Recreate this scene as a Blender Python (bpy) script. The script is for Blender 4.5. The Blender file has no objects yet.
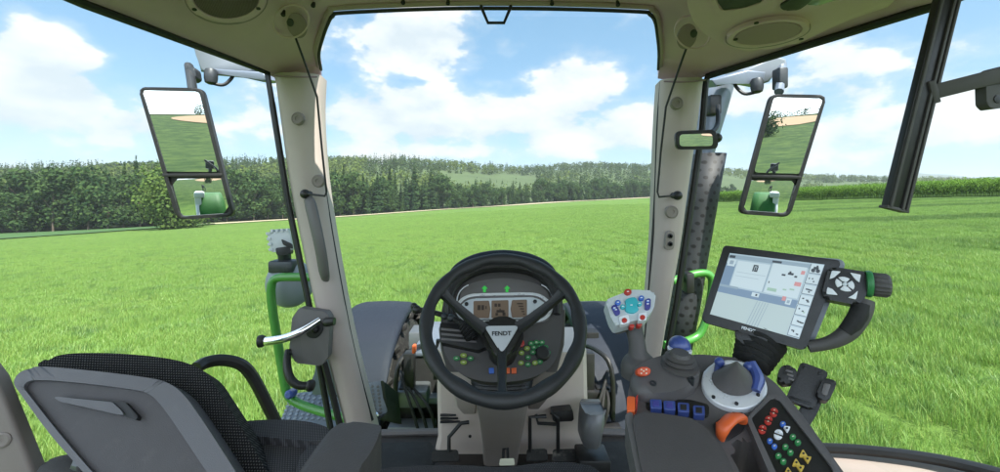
import bpy, bmesh, math, random
import numpy as np
from mathutils import Vector, Matrix, noise as mnoise

random.seed(7); rng = np.random.default_rng(7)
R_ = math.radians
sc = bpy.context.scene
COL = sc.collection
H = 3.0            # eye height above the field beside the tractor
F = 400.0          # focal length in photo pixels
EYE = Vector((0, 0, H))

# ------------------------------------------------------------------ geometry helpers
def P(px, py, Y):
    return Vector(((px-500)/F*Y, Y, H-(py-195)/F*Y))
def plane(o, n):
    return (Vector(o), Vector(n).normalized())
def Q(px, py, pl):
    d = Vector(((px-500)/F, 1.0, -(py-195)/F)); o, n = pl
    return EYE + d*(((o-EYE).dot(n))/d.dot(n))
def off(pl, d):
    return (pl[0]+pl[1]*d, pl[1])
def roundp(pts, r, n=4):
    out = []; m = len(pts)
    for i in range(m):
        p = Vector(pts[i]); a = Vector(pts[i-1]); b = Vector(pts[(i+1) % m])
        da, db = a-p, b-p
        ra = min(r, da.length*.45); rb = min(r, db.length*.45)
        s, e = p+da.normalized()*ra, p+db.normalized()*rb
        for k in range(n+1):
            t = k/n
            out.append(tuple(s*(1-t)**2+p*2*t*(1-t)+e*t*t))
    return out
def catmull(pts, n=8, closed=False):
    pts = [Vector(p) for p in pts]; m = len(pts); out = []
    rngk = range(m) if closed else range(m-1)
    for i in rngk:
        if closed:
            a, b, c, d = pts[i-1], pts[i], pts[(i+1) % m], pts[(i+2) % m]
        else:
            b, c = pts[i], pts[i+1]
            a = pts[i-1] if i > 0 else b*2-c
            d = pts[i+2] if i+2 < m else c*2-b
        for k in range(n):
            t = k/n
            out.append(.5*((2*b)+(c-a)*t+(2*a-5*b+4*c-d)*t*t+(3*b-a-3*c+d)*t**3))
    if not closed: out.append(pts[-1])
    return out
def smoothp(pts, n=4):
    return [tuple(v) for v in catmull([Vector((p[0], p[1], 0)) for p in pts], n, True)]
def resample(pts, N):
    pts = [Vector(p) for p in pts]; m = len(pts)
    L = [0]
    for i in range(m): L.append(L[-1]+(pts[(i+1) % m]-pts[i]).length)
    out = []; j = 0
    for k in range(N):
        s = L[-1]*k/N
        while L[j+1] < s: j += 1
        t = (s-L[j])/max(1e-9, L[j+1]-L[j])
        out.append(pts[j].lerp(pts[(j+1) % m], t))
    return out
def new(): return bmesh.new()
def ell(cx, cy, rx, ry, n=28, rot=0):
    c, s = math.cos(rot), math.sin(rot)
    o = []
    for k in range(n):
        a = 2*math.pi*k/n; x, y = rx*math.cos(a), ry*math.sin(a)
        o.append((cx+x*c-y*s, cy+x*s+y*c))
    return o
def add_prism(bm, pts, n, thick, bevel=0, seg=3, mi=0, taper=1.0):
    """closed polygon pts facing n, extruded back by thick; front edge rounded"""
    n = Vector(n).normalized(); pts = [Vector(p) for p in pts]
    nn = Vector((0, 0, 0))
    for i in range(len(pts)): nn += pts[i].cross(pts[(i+1) % len(pts)])
    c0 = sum(pts, Vector())/len(pts)
    nn = Vector((0, 0, 0))
    for i in range(len(pts)): nn += (pts[i]-c0).cross(pts[(i+1) % len(pts)]-c0)
    if nn.dot(n) < 0: pts = pts[::-1]
    fv = [bm.verts.new(p) for p in pts]
    bv = [bm.verts.new(c0+(p-c0)*taper-n*thick) for p in pts]
    m = len(pts); fs = []
    f = bm.faces.new(fv); f.material_index = mi; fs.append(f)
    g = bm.faces.new(bv[::-1]); g.material_index = mi
    for i in range(m):
        q = bm.faces.new((fv[i], bv[i], bv[(i+1) % m], fv[(i+1) % m])); q.material_index = mi
    if bevel > 0:
        ed = list(f.edges)
        bmesh.ops.bevel(bm, geom=ed, offset=bevel, segments=seg, affect='EDGES', clamp_overlap=True, profile=.5)
    return bm
def add_plate(bm, outline, pl, thick, bevel=0, rnd=0, seg=3, mi=0, lift=0, taper=1.0):
    o = roundp(outline, rnd) if rnd > 0 else outline
    pl2 = off(pl, lift) if lift else pl
    return add_prism(bm, [Q(p[0], p[1], pl2) for p in o], pl[1], thick, bevel, seg, mi, taper)
def add_flat(bm, outline, pl, lift, mi=0):
    pl2 = off(pl, lift); pts = [Q(p[0], p[1], pl2) for p in outline]
    f = bm.faces.new([bm.verts.new(p) for p in pts]); f.normal_update()
    if f.normal.dot(pl[1]) < 0: f.normal_flip()
    f.material_index = mi
def add_ring(bm, outer, inner, pl, thick, bevel=0, N=64, mi=0, lift=0, paired=False):
    """frame between two outlines"""
    pl2 = off(pl, lift); n = pl[1]
    a = resample([Q(p[0], p[1], pl2) for p in outer], N)
    b = resample([Q(p[0], p[1], pl2) for p in inner], N)
    best = min(range(N), key=lambda k: sum((a[(i)]-b[(i+k) % N]).length for i in range(0, N, 4)))
    b = [b[(i+best) % N] for i in range(N)]
    if paired:
        N = len(outer); a = [Q(p[0], p[1], pl2) for p in outer]; b = [Q(p[0], p[1], pl2) for p in inner]
    fa = [bm.verts.new(p) for p in a]; fb = [bm.verts.new(p) for p in b]
    ba = [bm.verts.new(p-n*thick) for p in a]; bb = [bm.verts.new(p-n*thick) for p in b]
    ed = []
    for i in range(N):
        j = (i+1) % N
        for q in ((fa[i], fa[j], fb[j], fb[i]), (ba[i], ba[j], fa[j], fa[i]), (fb[i], fb[j], bb[j], bb[i]), (bb[i], bb[j], ba[j], ba[i])):
            f = bm.faces.new(q); f.material_index = mi
    bm.edges.ensure_lookup_table()
    if bevel:
        for i in range(N):
            j = (i+1) % N
            for u, v in ((fa[i], fa[j]), (fb[i], fb[j])):
                e = bm.edges.get((u, v))
                if e: ed.append(e)
        bmesh.ops.bevel(bm, geom=ed, offset=bevel, segments=2, affect='EDGES', profile=.5, clamp_overlap=True)
    bmesh.ops.recalc_face_normals(bm, faces=bm.faces[:])
    return bm
def add_tube(bm, pts, r, n=10, smooth=6, closed=False, mi=0, squash=None):
    pts = [Vector(p) for p in pts]
    k0 = len(pts)
    if smooth and len(pts) > 2: path = catmull(pts, smooth, closed)
    else: path = pts
    m = len(path)
    if isinstance(r, (list, tuple)):
        rr = [float(np.interp(i/(m-1)*(k0-1), range(k0), r)) for i in range(m)]
    else: rr = [r]*m
    rings = []; up = None
    for i in range(m):
        a = path[i-1] if (i > 0 or closed) else path[i]
        b = path[(i+1) % m] if (i < m-1 or closed) else path[i]
        t = (b-a).normalized()
        if up is None:
            up = t.orthogonal().normalized() if squash is None else (Vector(squash[0])-t*t.dot(Vector(squash[0]))).normalized()
        up = (up-t*t.dot(up)).normalized(); s = t.cross(up)
        sq = 1 if squash is None else squash[1]
        rings.append([bm.verts.new(path[i]+(up*math.cos(2*math.pi*k/n)*sq+s*math.sin(2*math.pi*k/n))*rr[i]) for k in range(n)])
    for i in range(m if closed else m-1):
        A, B = rings[i], rings[(i+1) % m]
        for k in range(n):
            f = bm.faces.new((A[k], A[(k+1) % n], B[(k+1) % n], B[k])); f.material_index = mi
    if not closed:
        f = bm.faces.new(rings[0][::-1]); f.material_index = mi
        f = bm.faces.new(rings[-1]); f.material_index = mi
    return bm
def add_lathe(bm, c, axis, prof, n=28, mi=0):
    """prof = list of (radius, height along axis)"""
    ax = Vector(axis).normalized(); u = ax.orthogonal().normalized(); v = ax.cross(u); c = Vector(c)
    rings = []
    for r, h in prof:
        rings.append([bm.verts.new(c+ax*h+(u*math.cos(2*math.pi*k/n)+v*math.sin(2*math.pi*k/n))*max(r, 1e-4)) for k in range(n)])
    for A, B in zip(rings, rings[1:]):
        for k in range(n):
            f = bm.faces.new((A[k], A[(k+1) % n], B[(k+1) % n], B[k])); f.material_index = mi
    f = bm.faces.new(rings[0][::-1]); f.material_index = mi
    f = bm.faces.new(rings[-1]); f.material_index = mi
    return bm
def add_ball(bm, c, r, seg=20, mi=0, scale=(1, 1, 1)):
    q = bmesh.ops.create_uvsphere(bm, u_segments=seg, v_segments=seg//2, radius=r, matrix=Matrix.Translation(c) @ Matrix.Diagonal((*scale, 1)))
    for v in q['verts']:
        for f in v.link_faces: f.material_index = mi
    return bm
def add_loft(bm, rings, caps=True, mi=0):
    rv = [[bm.verts.new(p) for p in r] for r in rings]; n = len(rv[0])
    for A, B in zip(rv, rv[1:]):
        for k in range(n):
            f = bm.faces.new((A[k], A[(k+1) % n], B[(k+1) % n], B[k])); f.material_index = mi
    if caps:
        bm.faces.new(rv[0][::-1]); bm.faces.new(rv[-1])
    bmesh.ops.recalc_face_normals(bm, faces=bm.faces[:])
    return bm
def add_grid(bm, rows, mi=0):
    rv = [[bm.verts.new(p) for p in r] for r in rows]
    for A, B in zip(rv, rv[1:]):
        for k in range(len(A)-1):
            f = bm.faces.new((A[k], A[k+1], B[k+1], B[k])); f.material_index = mi
    return bm
def add_box(bm, c, half, ax=None, bevel=0, mi=0, seg=2):
    c = Vector(c); ax = ax or (Vector((1, 0, 0)), Vector((0, 1, 0)), Vector((0, 0, 1)))
    ax = [Vector(a).normalized() for a in ax]
    vs = []
    for sx in (-1, 1):
        for sy in (-1, 1):
            for sz in (-1, 1):
                vs.append(bm.verts.new(c+ax[0]*half[0]*sx+ax[1]*half[1]*sy+ax[2]*half[2]*sz))
    fs = []
    for q in ((0, 1, 3, 2), (4, 6, 7, 5), (0, 4, 5, 1), (2, 3, 7, 6), (0, 2, 6, 4), (1, 5, 7, 3)):
        f = bm.faces.new([vs[i] for i in q]); f.material_index = mi; fs.append(f)
    bmesh.ops.recalc_face_normals(bm, faces=fs)
    if bevel:
        es = list({e for f in fs for e in f.edges})
        bmesh.ops.bevel(bm, geom=es, offset=bevel, segments=seg, affect='EDGES', profile=.5, clamp_overlap=True)
    return bm
def add_text(bm, s, p0, p1, n, lift=.0006, mi=0):
    cu = bpy.data.curves.new('lettering', 'FONT'); cu.body = s; cu.size = 1; cu.offset = .03
    o = bpy.data.objects.new('lettering', cu); COL.objects.link(o)
    dg = bpy.context.evaluated_depsgraph_get(); dg.update()
    me = bpy.data.meshes.new_from_object(o.evaluated_get(dg))
    bpy.data.objects.remove(o); bpy.data.curves.remove(cu)
    p0, p1 = Vector(p0), Vector(p1); n = Vector(n).normalized()
    xs = [v.co.x for v in me.vertices]; x0, x1 = min(xs), max(xs)
    k = (p1-p0).length/(x1-x0); ux = (p1-p0).normalized(); uy = n.cross(ux)
    vs = [bm.verts.new(p0+ux*(v.co.x-x0)*k+uy*v.co.y*k+n*lift) for v in me.vertices]
    for p in me.polygons:
        try:
            f = bm.faces.new([vs[i] for i in p.vertices]); f.material_index = mi
        except ValueError: pass
    bpy.data.meshes.remove(me)
    return bm

# ------------------------------------------------------------------ objects
def wloc(o):
    v = Vector((0, 0, 0))
    while o is not None:
        v += o.location; o = o.parent
    return v
def ob(name, bm, mats, parent=None, angle=35, smooth=True, label=None, mod=None):
    me = bpy.data.meshes.new(name)
    bmesh.ops.remove_doubles(bm, verts=bm.verts[:], dist=1e-6)
    bm.to_mesh(me); bm.free()
    if not isinstance(mats, (list, tuple)): mats = [mats]
    for m in mats: me.materials.append(m)
    o = bpy.data.objects.new(name, me); COL.objects.link(o)
    if parent is not None:
        me.transform(Matrix.Translation(-wloc(parent))); o.parent = parent
    else:
        co = np.empty(len(me.vertices)*3); me.vertices.foreach_get('co', co); co = co.reshape(-1, 3)
        c = Vector(((co[:, 0].min()+co[:, 0].max())/2, (co[:, 1].min()+co[:, 1].max())/2, co[:, 2].min()))
        me.transform(Matrix.Translation(-c)); o.location = c
    if smooth:
        me.shade_smooth(); me.set_sharp_from_angle(angle=R_(angle))
    if label: o['label'] = label
    return o
def uvp(o, org, ux, uy):
    """planar uv in metres"""
    me = o.data; l = me.uv_layers.new(name='uv'); w = wloc(o)
    org = Vector(org); ux = Vector(ux).normalized(); uy = Vector(uy).normalized()
    for lp in me.loops:
        p = me.vertices[lp.vertex_index].co+w-org
        l.data[lp.index].uv = (p.dot(ux), p.dot(uy))
def tag(o, label, cat, group=None, kind=None):
    o['label'] = label; o['category'] = cat
    if group: o['group'] = group
    if kind: o['kind'] = kind
    return o
def thing(name, loc, label, cat, group=None):
    o = bpy.data.objects.new(name, None); COL.objects.link(o); o.location = loc
    o.empty_display_size = .05
    return tag(o, label, cat, group)
def struct(o, kind='structure'):
    o['kind'] = kind; return o

# ------------------------------------------------------------------ materials
class NT:
    def __init__(s, m):
        m.use_nodes = True; s.t = m.node_tree; s.t.nodes.clear(); s.L = s.t.links
    def n(s, typ, **kw):
        x = s.t.nodes.new(typ)
        for k, v in kw.items():
            if k.startswith('i_'): x.inputs[k[2:]].default_value = v
            elif k.startswith('x'): x.inputs[int(k[1:])].default_value = v
            else: setattr(x, k, v)
        return x
    def l(s, a, b): s.L.new(a, b)
    def math(s, op, a, b=None, c=None, clamp=False):
        x = s.t.nodes.new('ShaderNodeMath'); x.operation = op; x.use_clamp = clamp
        for i, v in enumerate((a, b, c)):
            if v is None: continue
            if isinstance(v, (int, float)): x.inputs[i].default_value = v
            else: s.l(v, x.inputs[i])
        return x.outputs[0]
    def vmath(s, op, a, b=None, out=0):
        x = s.t.nodes.new('ShaderNodeVectorMath'); x.operation = op
        for i, v in enumerate((a, b)):
            if v is None: continue
            if isinstance(v, (tuple, list)): x.inputs[i].default_value = v
            elif isinstance(v, (int, float)): x.inputs['Scale'].default_value = v
            else: s.l(v, x.inputs[i])
        return x.outputs[out]
    def mix(s, f, a, b, blend='MIX'):
        x = s.t.nodes.new('ShaderNodeMix'); x.data_type = 'RGBA'; x.blend_type = blend
        for i, v in ((0, f), (6, a), (7, b)):
            if isinstance(v, (int, float)): x.inputs[i].default_value = v
            elif isinstance(v, (tuple, list)): x.inputs[i].default_value = (*v[:3], 1)
            else: s.l(v, x.inputs[i])
        return x.outputs[2]
    def ramp(s, f, stops):
        x = s.t.nodes.new('ShaderNodeValToRGB'); e = x.color_ramp.elements
        while len(e) < len(stops): e.new(.5)
        for k, (p, c) in enumerate(stops):
            e[k].position = p; e[k].color = (c, c, c, 1) if isinstance(c, (int, float)) else (*c[:3], 1)
        s.l(f, x.inputs[0]); return x.outputs[0]
    def sstep(s, v, a, b):
        x = s.t.nodes.new('ShaderNodeMapRange'); x.interpolation_type = 'SMOOTHSTEP'
        s.l(v, x.inputs[0]); x.inputs[1].default_value = a; x.inputs[2].default_value = b
        return x.outputs[0]
    def noise(s, vec, scale, detail=4, rough=.55, out=0):
        x = s.t.nodes.new('ShaderNodeTexNoise'); x.inputs['Scale'].default_value = scale
        x.inputs['Detail'].default_value = detail; x.inputs['Roughness'].default_value = rough
        if vec is not None: s.l(vec, x.inputs['Vector'])
        return x.outputs[out]
    def surf(s, sh):
        o = s.t.nodes.new('ShaderNodeOutputMaterial'); s.l(sh, o.inputs['Surface'])

def pm(name, col, rough=.5, metal=0.0, var=.10, vscale=9.0, bump=0.0, bscale=350.0, coat=0.0, spec=.5, dust=0.0):
    m = bpy.data.materials.new(name); t = NT(m)
    b = t.n('ShaderNodeBsdfPrincipled'); t.surf(b.outputs[0])
    pos = t.n('ShaderNodeNewGeometry').outputs['Position']
    nz = t.noise(pos, vscale, 5, .6)
    f = t.math('MULTIPLY_ADD', nz, 2*var, 1-var)
    x = t.n('ShaderNodeCombineColor')
    for i in range(3): t.l(f, x.inputs[i])
    c = t.mix(1.0, col, x.outputs[0], 'MULTIPLY')
    if dust > 0:
        d = t.sstep(t.noise(pos, 28, 6, .7), .5, .8)
        c = t.mix(t.math('MULTIPLY', d, dust), c, (.38, .35, .30))
    t.l(c, b.inputs['Base Color'])
    t.l(t.math('MULTIPLY_ADD', t.noise(pos, 40, 4), .24, rough-.12, clamp=True), b.inputs['Roughness'])
    b.inputs['Metallic'].default_value = metal; b.inputs['Specular IOR Level'].default_value = spec
    b.inputs['Coat Weight'].default_value = coat; b.inputs['Coat Roughness'].default_value = .15
    if bump > 0:
        bp = t.n('ShaderNodeBump', i_Strength=bump, i_Distance=.002)
        t.l(t.noise(pos, bscale, 3), bp.inputs['Height']); t.l(bp.outputs[0], b.inputs['Normal'])
    return m
def emit(name, col, strength):
    m = bpy.data.materials.new(name); t = NT(m)
    b = t.n('ShaderNodeBsdfPrincipled'); t.surf(b.outputs[0])
    b.inputs['Base Color'].default_value = (*col, 1); b.inputs['Roughness'].default_value = .35
    b.inputs['Emission Color'].default_value = (*col, 1); b.inputs['Emission Strength'].default_value = strength
    return m
def dotfabric(name, base, dot, pitch, r):
    m = bpy.data.materials.new(name); t = NT(m)
    b = t.n('ShaderNodeBsdfPrincipled', i_Roughness=.9); t.surf(b.outputs[0])
    b.inputs['Specular IOR Level'].default_value = .2
    uv = t.n('ShaderNodeUVMap').outputs[0]
    s = t.n('ShaderNodeSeparateXYZ'); t.l(t.vmath('SCALE', uv, 1/pitch), s.inputs[0])
    row = t.math('FLOOR', s.outputs[1])
    sh = t.math('MULTIPLY', t.math('MODULO', row, 2.0), .5)
    fx = t.math('SUBTRACT', t.math('FRACT', t.math('ADD', s.outputs[0], sh)), .5)
    fy = t.math('SUBTRACT', t.math('FRACT', s.outputs[1]), .5)
    d = t.math('SQRT', t.math('ADD', t.math('MULTIPLY', fx, fx), t.math('MULTIPLY', fy, fy)))
    k = t.sstep(d, r+.1, r-.1)
    pos = t.n('ShaderNodeNewGeometry').outputs['Position']
    v = t.math('MULTIPLY_ADD', t.noise(pos, 14, 4), .5, .75)
    k2 = t.math('MULTIPLY', k, v)
    t.l(t.mix(k2, base, dot), b.inputs['Base Color'])
    bp = t.n('ShaderNodeBump', i_Strength=.6, i_Distance=.002); t.l(k, bp.inputs['Height']); t.l(bp.outputs[0], b.inputs['Normal'])
    return m

M = {}
M['roof'] = pm('roof_lining_plastic', (.67, .465, .58), .75, bump=.25, bscale=500, var=.05)
M['roofdark'] = pm('roof_trim_dark', (.44, .32, .36), .7, bump=.2)
M['beige'] = pm('beige_pillar_plastic', (.48, .41, .37), .6, bump=.2, bscale=450, var=.05)
M['beige_light'] = pm('pale_console_plastic', (.62, .53, .47), .55, var=.06, bump=.1)
M['taupe'] = pm('taupe_column_plastic', (.24, .205, .185), .6, var=.06, bump=.15)
M['sillbeige'] = pm('beige_sill_plastic', (.40, .34, .30), .6, bump=.2, bscale=450, var=.06)
M['recess'] = pm('roof_recess_plastic', (.30, .21, .25), .7, bump=.2)
M['seal'] = pm('black_rubber_seal', (.012, .012, .013), .5, var=.2)
M['black'] = pm('black_plastic', (.013, .0125, .0125), .42, bump=.2, dust=.03)
M['blackmatt'] = pm('black_rubber', (.013, .0125, .012), .75, bump=.35, bscale=300, dust=.05)
M['wheelrub'] = pm('steering_wheel_foam', (.018, .018, .019), .5, bump=.35, bscale=700, var=.15)
M['dash'] = pm('dark_grey_dash', (.075, .069, .067), .6, bump=.25, bscale=600, var=.08)
M['dash2'] = pm('mid_grey_dash', (.125, .116, .114), .55, bump=.2, bscale=600, var=.08)
M['console'] = pm('armrest_console_grey', (.105, .097, .097), .55, bump=.25, bscale=600, var=.08)
M['pad'] = pm('armrest_pad_vinyl', (.068, .061, .060), .55, bump=.4, bscale=420, var=.12)
M['shell'] = pm('seat_shell_grey', (.105, .101, .110), .33, bump=.3, bscale=800, var=.1, vscale=5, dust=.04)
M['shell_dark'] = pm('seat_shell_recess', (.060, .054, .057), .5, bump=.3, bscale=800, var=.12, vscale=5, dust=.05)
M['silver'] = pm('satin_silver', (.72, .73, .75), .30, .25, var=.05)
M['silverpaint'] = pm('silver_paint', (.15, .15, .155), .4, .2, var=.05)
M['lampsilver'] = pm('lamp_silver', (.50, .52, .54), .4, .1, var=.08, dust=.1)
M['chrome'] = pm('chrome', (.8, .8, .82), .16, 1.0, var=.02)
M['steel'] = pm('brushed_steel', (.17, .18, .19), .45, .6, var=.2, dust=.1)
M['green'] = pm('tractor_green', (.055, .235, .035), .35, coat=.4, var=.08, dust=.06)
M['fender'] = pm('fender_blue_grey', (.020, .025, .036), .6, spec=.22, var=.08, vscale=4, bump=.2, bscale=900, dust=.015)
M['mudguard'] = pm('rear_mudguard_green', (.030, .135, .026), .6, var=.15, dust=.1, spec=.25)
M['steptread'] = pm('step_tread_grey', (.16, .18, .21), .5, .3, var=.2, dust=.2)
M['white'] = pm('white_paint', (.72, .74, .74), .35, var=.05)
M['lampgrey'] = pm('lamp_housing_grey', (.22, .245, .275), .4, var=.08)
M['tyre'] = pm('tyre_rubber', (.022, .021, .02), .85, var=.25, bump=.5, bscale=80, dust=.35)
M['darkmetal'] = pm('dark_metal', (.05, .055, .06), .45, .5, var=.25, dust=.12)
M['exhaust'] = pm('exhaust_blue_grey', (.20, .23, .28), .38, .4, var=.12)
M['floor'] = pm('floor_rubber', (.060, .050, .045), .8, var=.25, vscale=25, bump=.5, bscale=120, dust=.12)
M['cloth'] = dotfabric('dark_seat_cloth', (.042, .040, .042), (.11, .108, .115), .005, .28)
M['mesh'] = dotfabric('black_spacer_mesh', (.008, .008, .009), (.10, .10, .096), .0048, .25)
M['blue'] = pm('blue_plastic', (.045, .075, .26), .35, coat=.3, var=.06)
M['orange'] = pm('orange_plastic', (.70, .12, .03), .4, var=.05)
M['red'] = pm('red_key', (.45, .04, .03), .4, var=.05)
M['white_key'] = pm('white_key', (.75, .77, .8), .4, var=.04)
M['blue_key'] = pm('blue_key', (.05, .14, .5), .4, var=.04)
M['navy_key'] = pm('navy_key', (.06, .06, .26), .35, var=.04)
M['teal_key'] = pm('teal_key', (.05, .42, .48), .4, var=.04)
M['green_key'] = pm('green_key', (.03, .20, .06), .45, var=.04)
M['lime_key'] = pm('lime_key', (.24, .33, .05), .45, var=.04)
M['yellow_key'] = pm('yellow_key', (.58, .40, .07), .4, var=.04)
M['cream'] = pm('cream_plastic', (.62, .60, .46), .5, var=.06)
M['headplate'] = pm('joystick_faceplate', (.56, .60, .63), .4, .1, var=.04)
M['legend'] = pm('dark_legend', (.02, .02, .022), .5, var=.05)
M['lcd'] = emit('lcd_amber_dark', (.115, .085, .062), .12)
M['lcdtext'] = pm('lcd_segments', (.035, .024, .018), .5)

def clear_glass(name, col):
    m = bpy.data.materials.new(name); t = NT(m)
    b = t.n('ShaderNodeBsdfTransparent'); b.inputs[0].default_value = (*col, 1); t.surf(b.outputs[0]); return m
M['glass'] = clear_glass('cab_glass', (.95, .975, .965))
def mirror_mat():
    m = bpy.data.materials.new('mirror_silver'); t = NT(m)
    b = t.n('ShaderNodeBsdfGlossy', i_Roughness=.0); b.inputs[0].default_value = (.86, .89, .89, 1); t.surf(b.outputs[0]); return m
M['mirror'] = mirror_mat()
LM = (-.055, -1, -.040)   # where the two door mirrors look
RM = (.055, -1, -.040)
# ================================================================== CAB SHELL
cab = thing('tractor_cab', (0, .9, H-1.0), 'beige tractor cab interior with roof lining, slanted pillars and wide clear windows', 'tractor cab')
def xl(Y): return float(np.interp(Y, [-1, .4, 1.05, 1.7], [-1.17, -1.14, -1.09, -.97]))
def xr(Y): return float(np.interp(Y, [-1, .4, 1.05, 1.7], [1.25, 1.22, 1.155, .87]))
def xil(Y): return float(np.interp(Y, [1.36, 1.4, 1.5, 1.6, 1.72], [-.57, -.605, -.675, -.735, -.78]))
def xir(Y): return float(np.interp(Y, [1.36, 1.4, 1.5, 1.6, 1.72], [.51, .545, .60, .645, .69]))
def zroof(x, Y):
    e = xl(Y) if x < 0 else xr(Y)
    A = float(np.interp(Y, [1.3, 1.42, 1.72], [.155, .145, .09]))
    return H+.505+A*(1-abs(x/e)**4)
bm = new()
YS = [-.22, -.1, .1, .4, .8, 1.1, 1.25, 1.36]
rows = []
for Y in YS:
    rows.append([(x, Y, zroof(x, Y)) for x in [xl(Y)*(1-k/12) for k in range(12)]+[xr(Y)*k/12 for k in range(13)]])
add_grid(bm, rows)
for xo, xi in ((xl, xil), (xr, xir)):
    rows = []
    for Y in (1.36, 1.4, 1.45, 1.5, 1.55, 1.6, 1.66, 1.72):
        rows.append([(xo(Y)+(xi(Y)-xo(Y))*k/8, Y, zroof(xo(Y)+(xi(Y)-xo(Y))*k/8, Y)) for k in range(9)])
    rows.append([(p[0], p[1]+.03, p[2]-.05) for p in rows[-1]])
    add_grid(bm, rows)
bmesh.ops.recalc_face_normals(bm, faces=bm.faces[:])
r = bmesh.ops.extrude_face_region(bm, geom=bm.faces[:])
for v in [g for g in r['geom'] if isinstance(g, bmesh.types.BMVert)]: v.co.z += .07
bmesh.ops.recalc_face_normals(bm, faces=bm.faces[:])
ob('roof_lining', bm, M['roof'], cab, angle=50)
# header beam over the windscreen
bm = new()
hp = [(xil(1.72), 1.72), (xil(1.6), 1.6), (xil(1.5), 1.5), (-.62, 1.42), (-.585, 1.378), (-.54, 1.365), (-.2, 1.36), (.15, 1.36), (.48, 1.365), (.525, 1.378), (.56, 1.42), (xir(1.5), 1.5), (xir(1.6), 1.6), (xir(1.72), 1.72)]
add_tube(bm, [(x, y, zroof(x, min(y, 1.72))-.004) for x, y in hp], .010, 8, 6)
ob('windscreen_trim', bm, M['roofdark'], cab)
bm = new()
add_tube(bm, [(x, y+.022, zroof(x, min(y, 1.72))-.012) for x, y in hp], .007, 8, 6)
ob('windscreen_seal', bm, M['seal'], cab)
for px, py in ((403, 3), (448, 3.5), (552, 4), (618, 5), (283, 15), (313, 6)):
    bm = new(); add_lathe(bm, P(px, py, 1.32), (0, -.5, -1), [(.004, -.02), (.0075, .0), (.006, .003)], 12)
    ob('roof_screw', bm, M['seal'], cab)
# black hook loop at the middle of the header
bm = new()
pl = plane(P(496, 12, 1.36), (0, -1, 0))
add_tube(bm, [Q(*p, pl) for p in ((481, 5), (482, 9), (488, 23), (504, 23), (510, 9), (511, 5))], .0055, 8, 0)
ob('blind_hook', bm, M['seal'], cab)
# A pillars
def pillar(rows, sgn):
    rings = []
    for py, po, pi in rows:
        a = P(po, py, 1.66); b = P(pi, py, 1.69)
        w = b-a
        ring = [a+Vector((0, .03, 0)), a+w*.06, a+w*.25+Vector((0, -.022, 0)), a+w*.6+Vector((0, -.024, 0)), a+w*.9+Vector((0, -.004, 0)), b+Vector((0, .02, 0)), b+Vector((-.01*sgn, .10, 0)), a+Vector((.01*sgn, .10, 0))]
        rings.append(ring)
    b_ = new()
    cols = list(zip(*rings)); dense = [catmull(c, 4) for c in cols]
    rr = [[dense[k][i] for k in range(len(dense))] for i in range(len(dense[0]))]
    add_loft(b_, rr); return b_
PL = [(74, 272, 319), (120, 278.5, 318), (200, 291, 325), (330, 319, 348), (425, 343, 371), (480, 357, 384)]
PR = [(79, 706, 662), (130, 699, 659), (200, 688.5, 656.5), (240, 683, 655), (300, 672, 650), (355, 662, 645), (480, 640, 627)]
p1 = ob('pillar', pillar(PL, 1), M['beige'], cab, angle=60)
p2 = ob('pillar', pillar(PR, -1), M['beige'], cab, angle=60)
for par_, pts in ((p1, [(273, 75.5, 1.652), (284, 76.5, 1.634), (300, 77, 1.634), (317, 77, 1.668)]), (p2, [(705, 80, 1.652), (694, 81.5, 1.634), (680, 82, 1.634), (664, 81.5, 1.668)])):
    bm = new(); add_tube(bm, [P(*p) for p in pts], .0035, 6, 3); ob('trim_gap', bm, M['recess'], par_)
for par, (cx, cy) in ((p1, (297.5, 118.5)), (p2, (677, 103)), (p1, (318, 181)), (p2, (672, 212))):
    bm = new(); c = P(cx, cy, 1.637); ax = (EYE-c)
    add_lathe(bm, c, (0, -1, 0), [(.026, -.012), (.026, 0), (.022, .004), (.021, .002), (.010, .002), (.009, -.001)], 24)
    ob('bolt_cover', bm, M['taupe'], par)
bm = new(); pl = plane(P(670, 240, 1.632), (0, -1, 0))
add_plate(bm, roundp([(667, 231), (675, 231), (674, 250), (665, 250)], 4), pl, .02, .002)
lp = ob('latch_plate', bm, M['taupe'], p2)
bm = new()
for cy in (236, 244): add_lathe(bm, P(670.3, cy, 1.63), (0, -1, 0), [(.010, -.01), (.010, .002), (.006, .003), (.005, -.002)], 16)
ob('striker_bolt', bm, M['seal'], lp)
# seals round the panes
bm = new()
add_tube(bm, [(xl(-.8), -.8, H+.50), (xl(.4), .4, H+.50), (xl(1.05), 1.05, H+.50), tuple(P(267, 72, 1.67)), tuple(P(272.5, 105, 1.665)), tuple(P(287.5, 200, 1.66)), tuple(P(309.5, 307, 1.66)), tuple(P(318.5, 360, 1.66)), tuple(P(330, 425, 1.66)), tuple(P(341, 480, 1.66))], .0155, 8, 0, squash=((0, 0, 1), .8))
ob('door_seal', bm, M['seal'], cab)
bm = new()
add_tube(bm, [tuple(P(324, 362, 1.64)), tuple(P(334, 400, 1.64)), tuple(P(341.5, 432, 1.64))], .013, 8, 0)
ob('door_frame', bm, M['seal'], cab)
bm = new()
add_tube(bm, [(xr(-.8), -.8, H+.50), (xr(.4), .4, H+.50), (xr(1.05), 1.05, H+.50), (xr(1.69)-.002, 1.68, H+.498), tuple(P(705.5, 84, 1.70)), tuple(P(702, 130, 1.69)), tuple(P(692, 200, 1.69)), tuple(P(677, 300, 1.69)), tuple(P(667, 355, 1.69)), tuple(P(645, 480, 1.69))], .0165, 8, 0, squash=((0, 0, 1), .8))
ob('window_seal', bm, M['seal'], cab)
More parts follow.
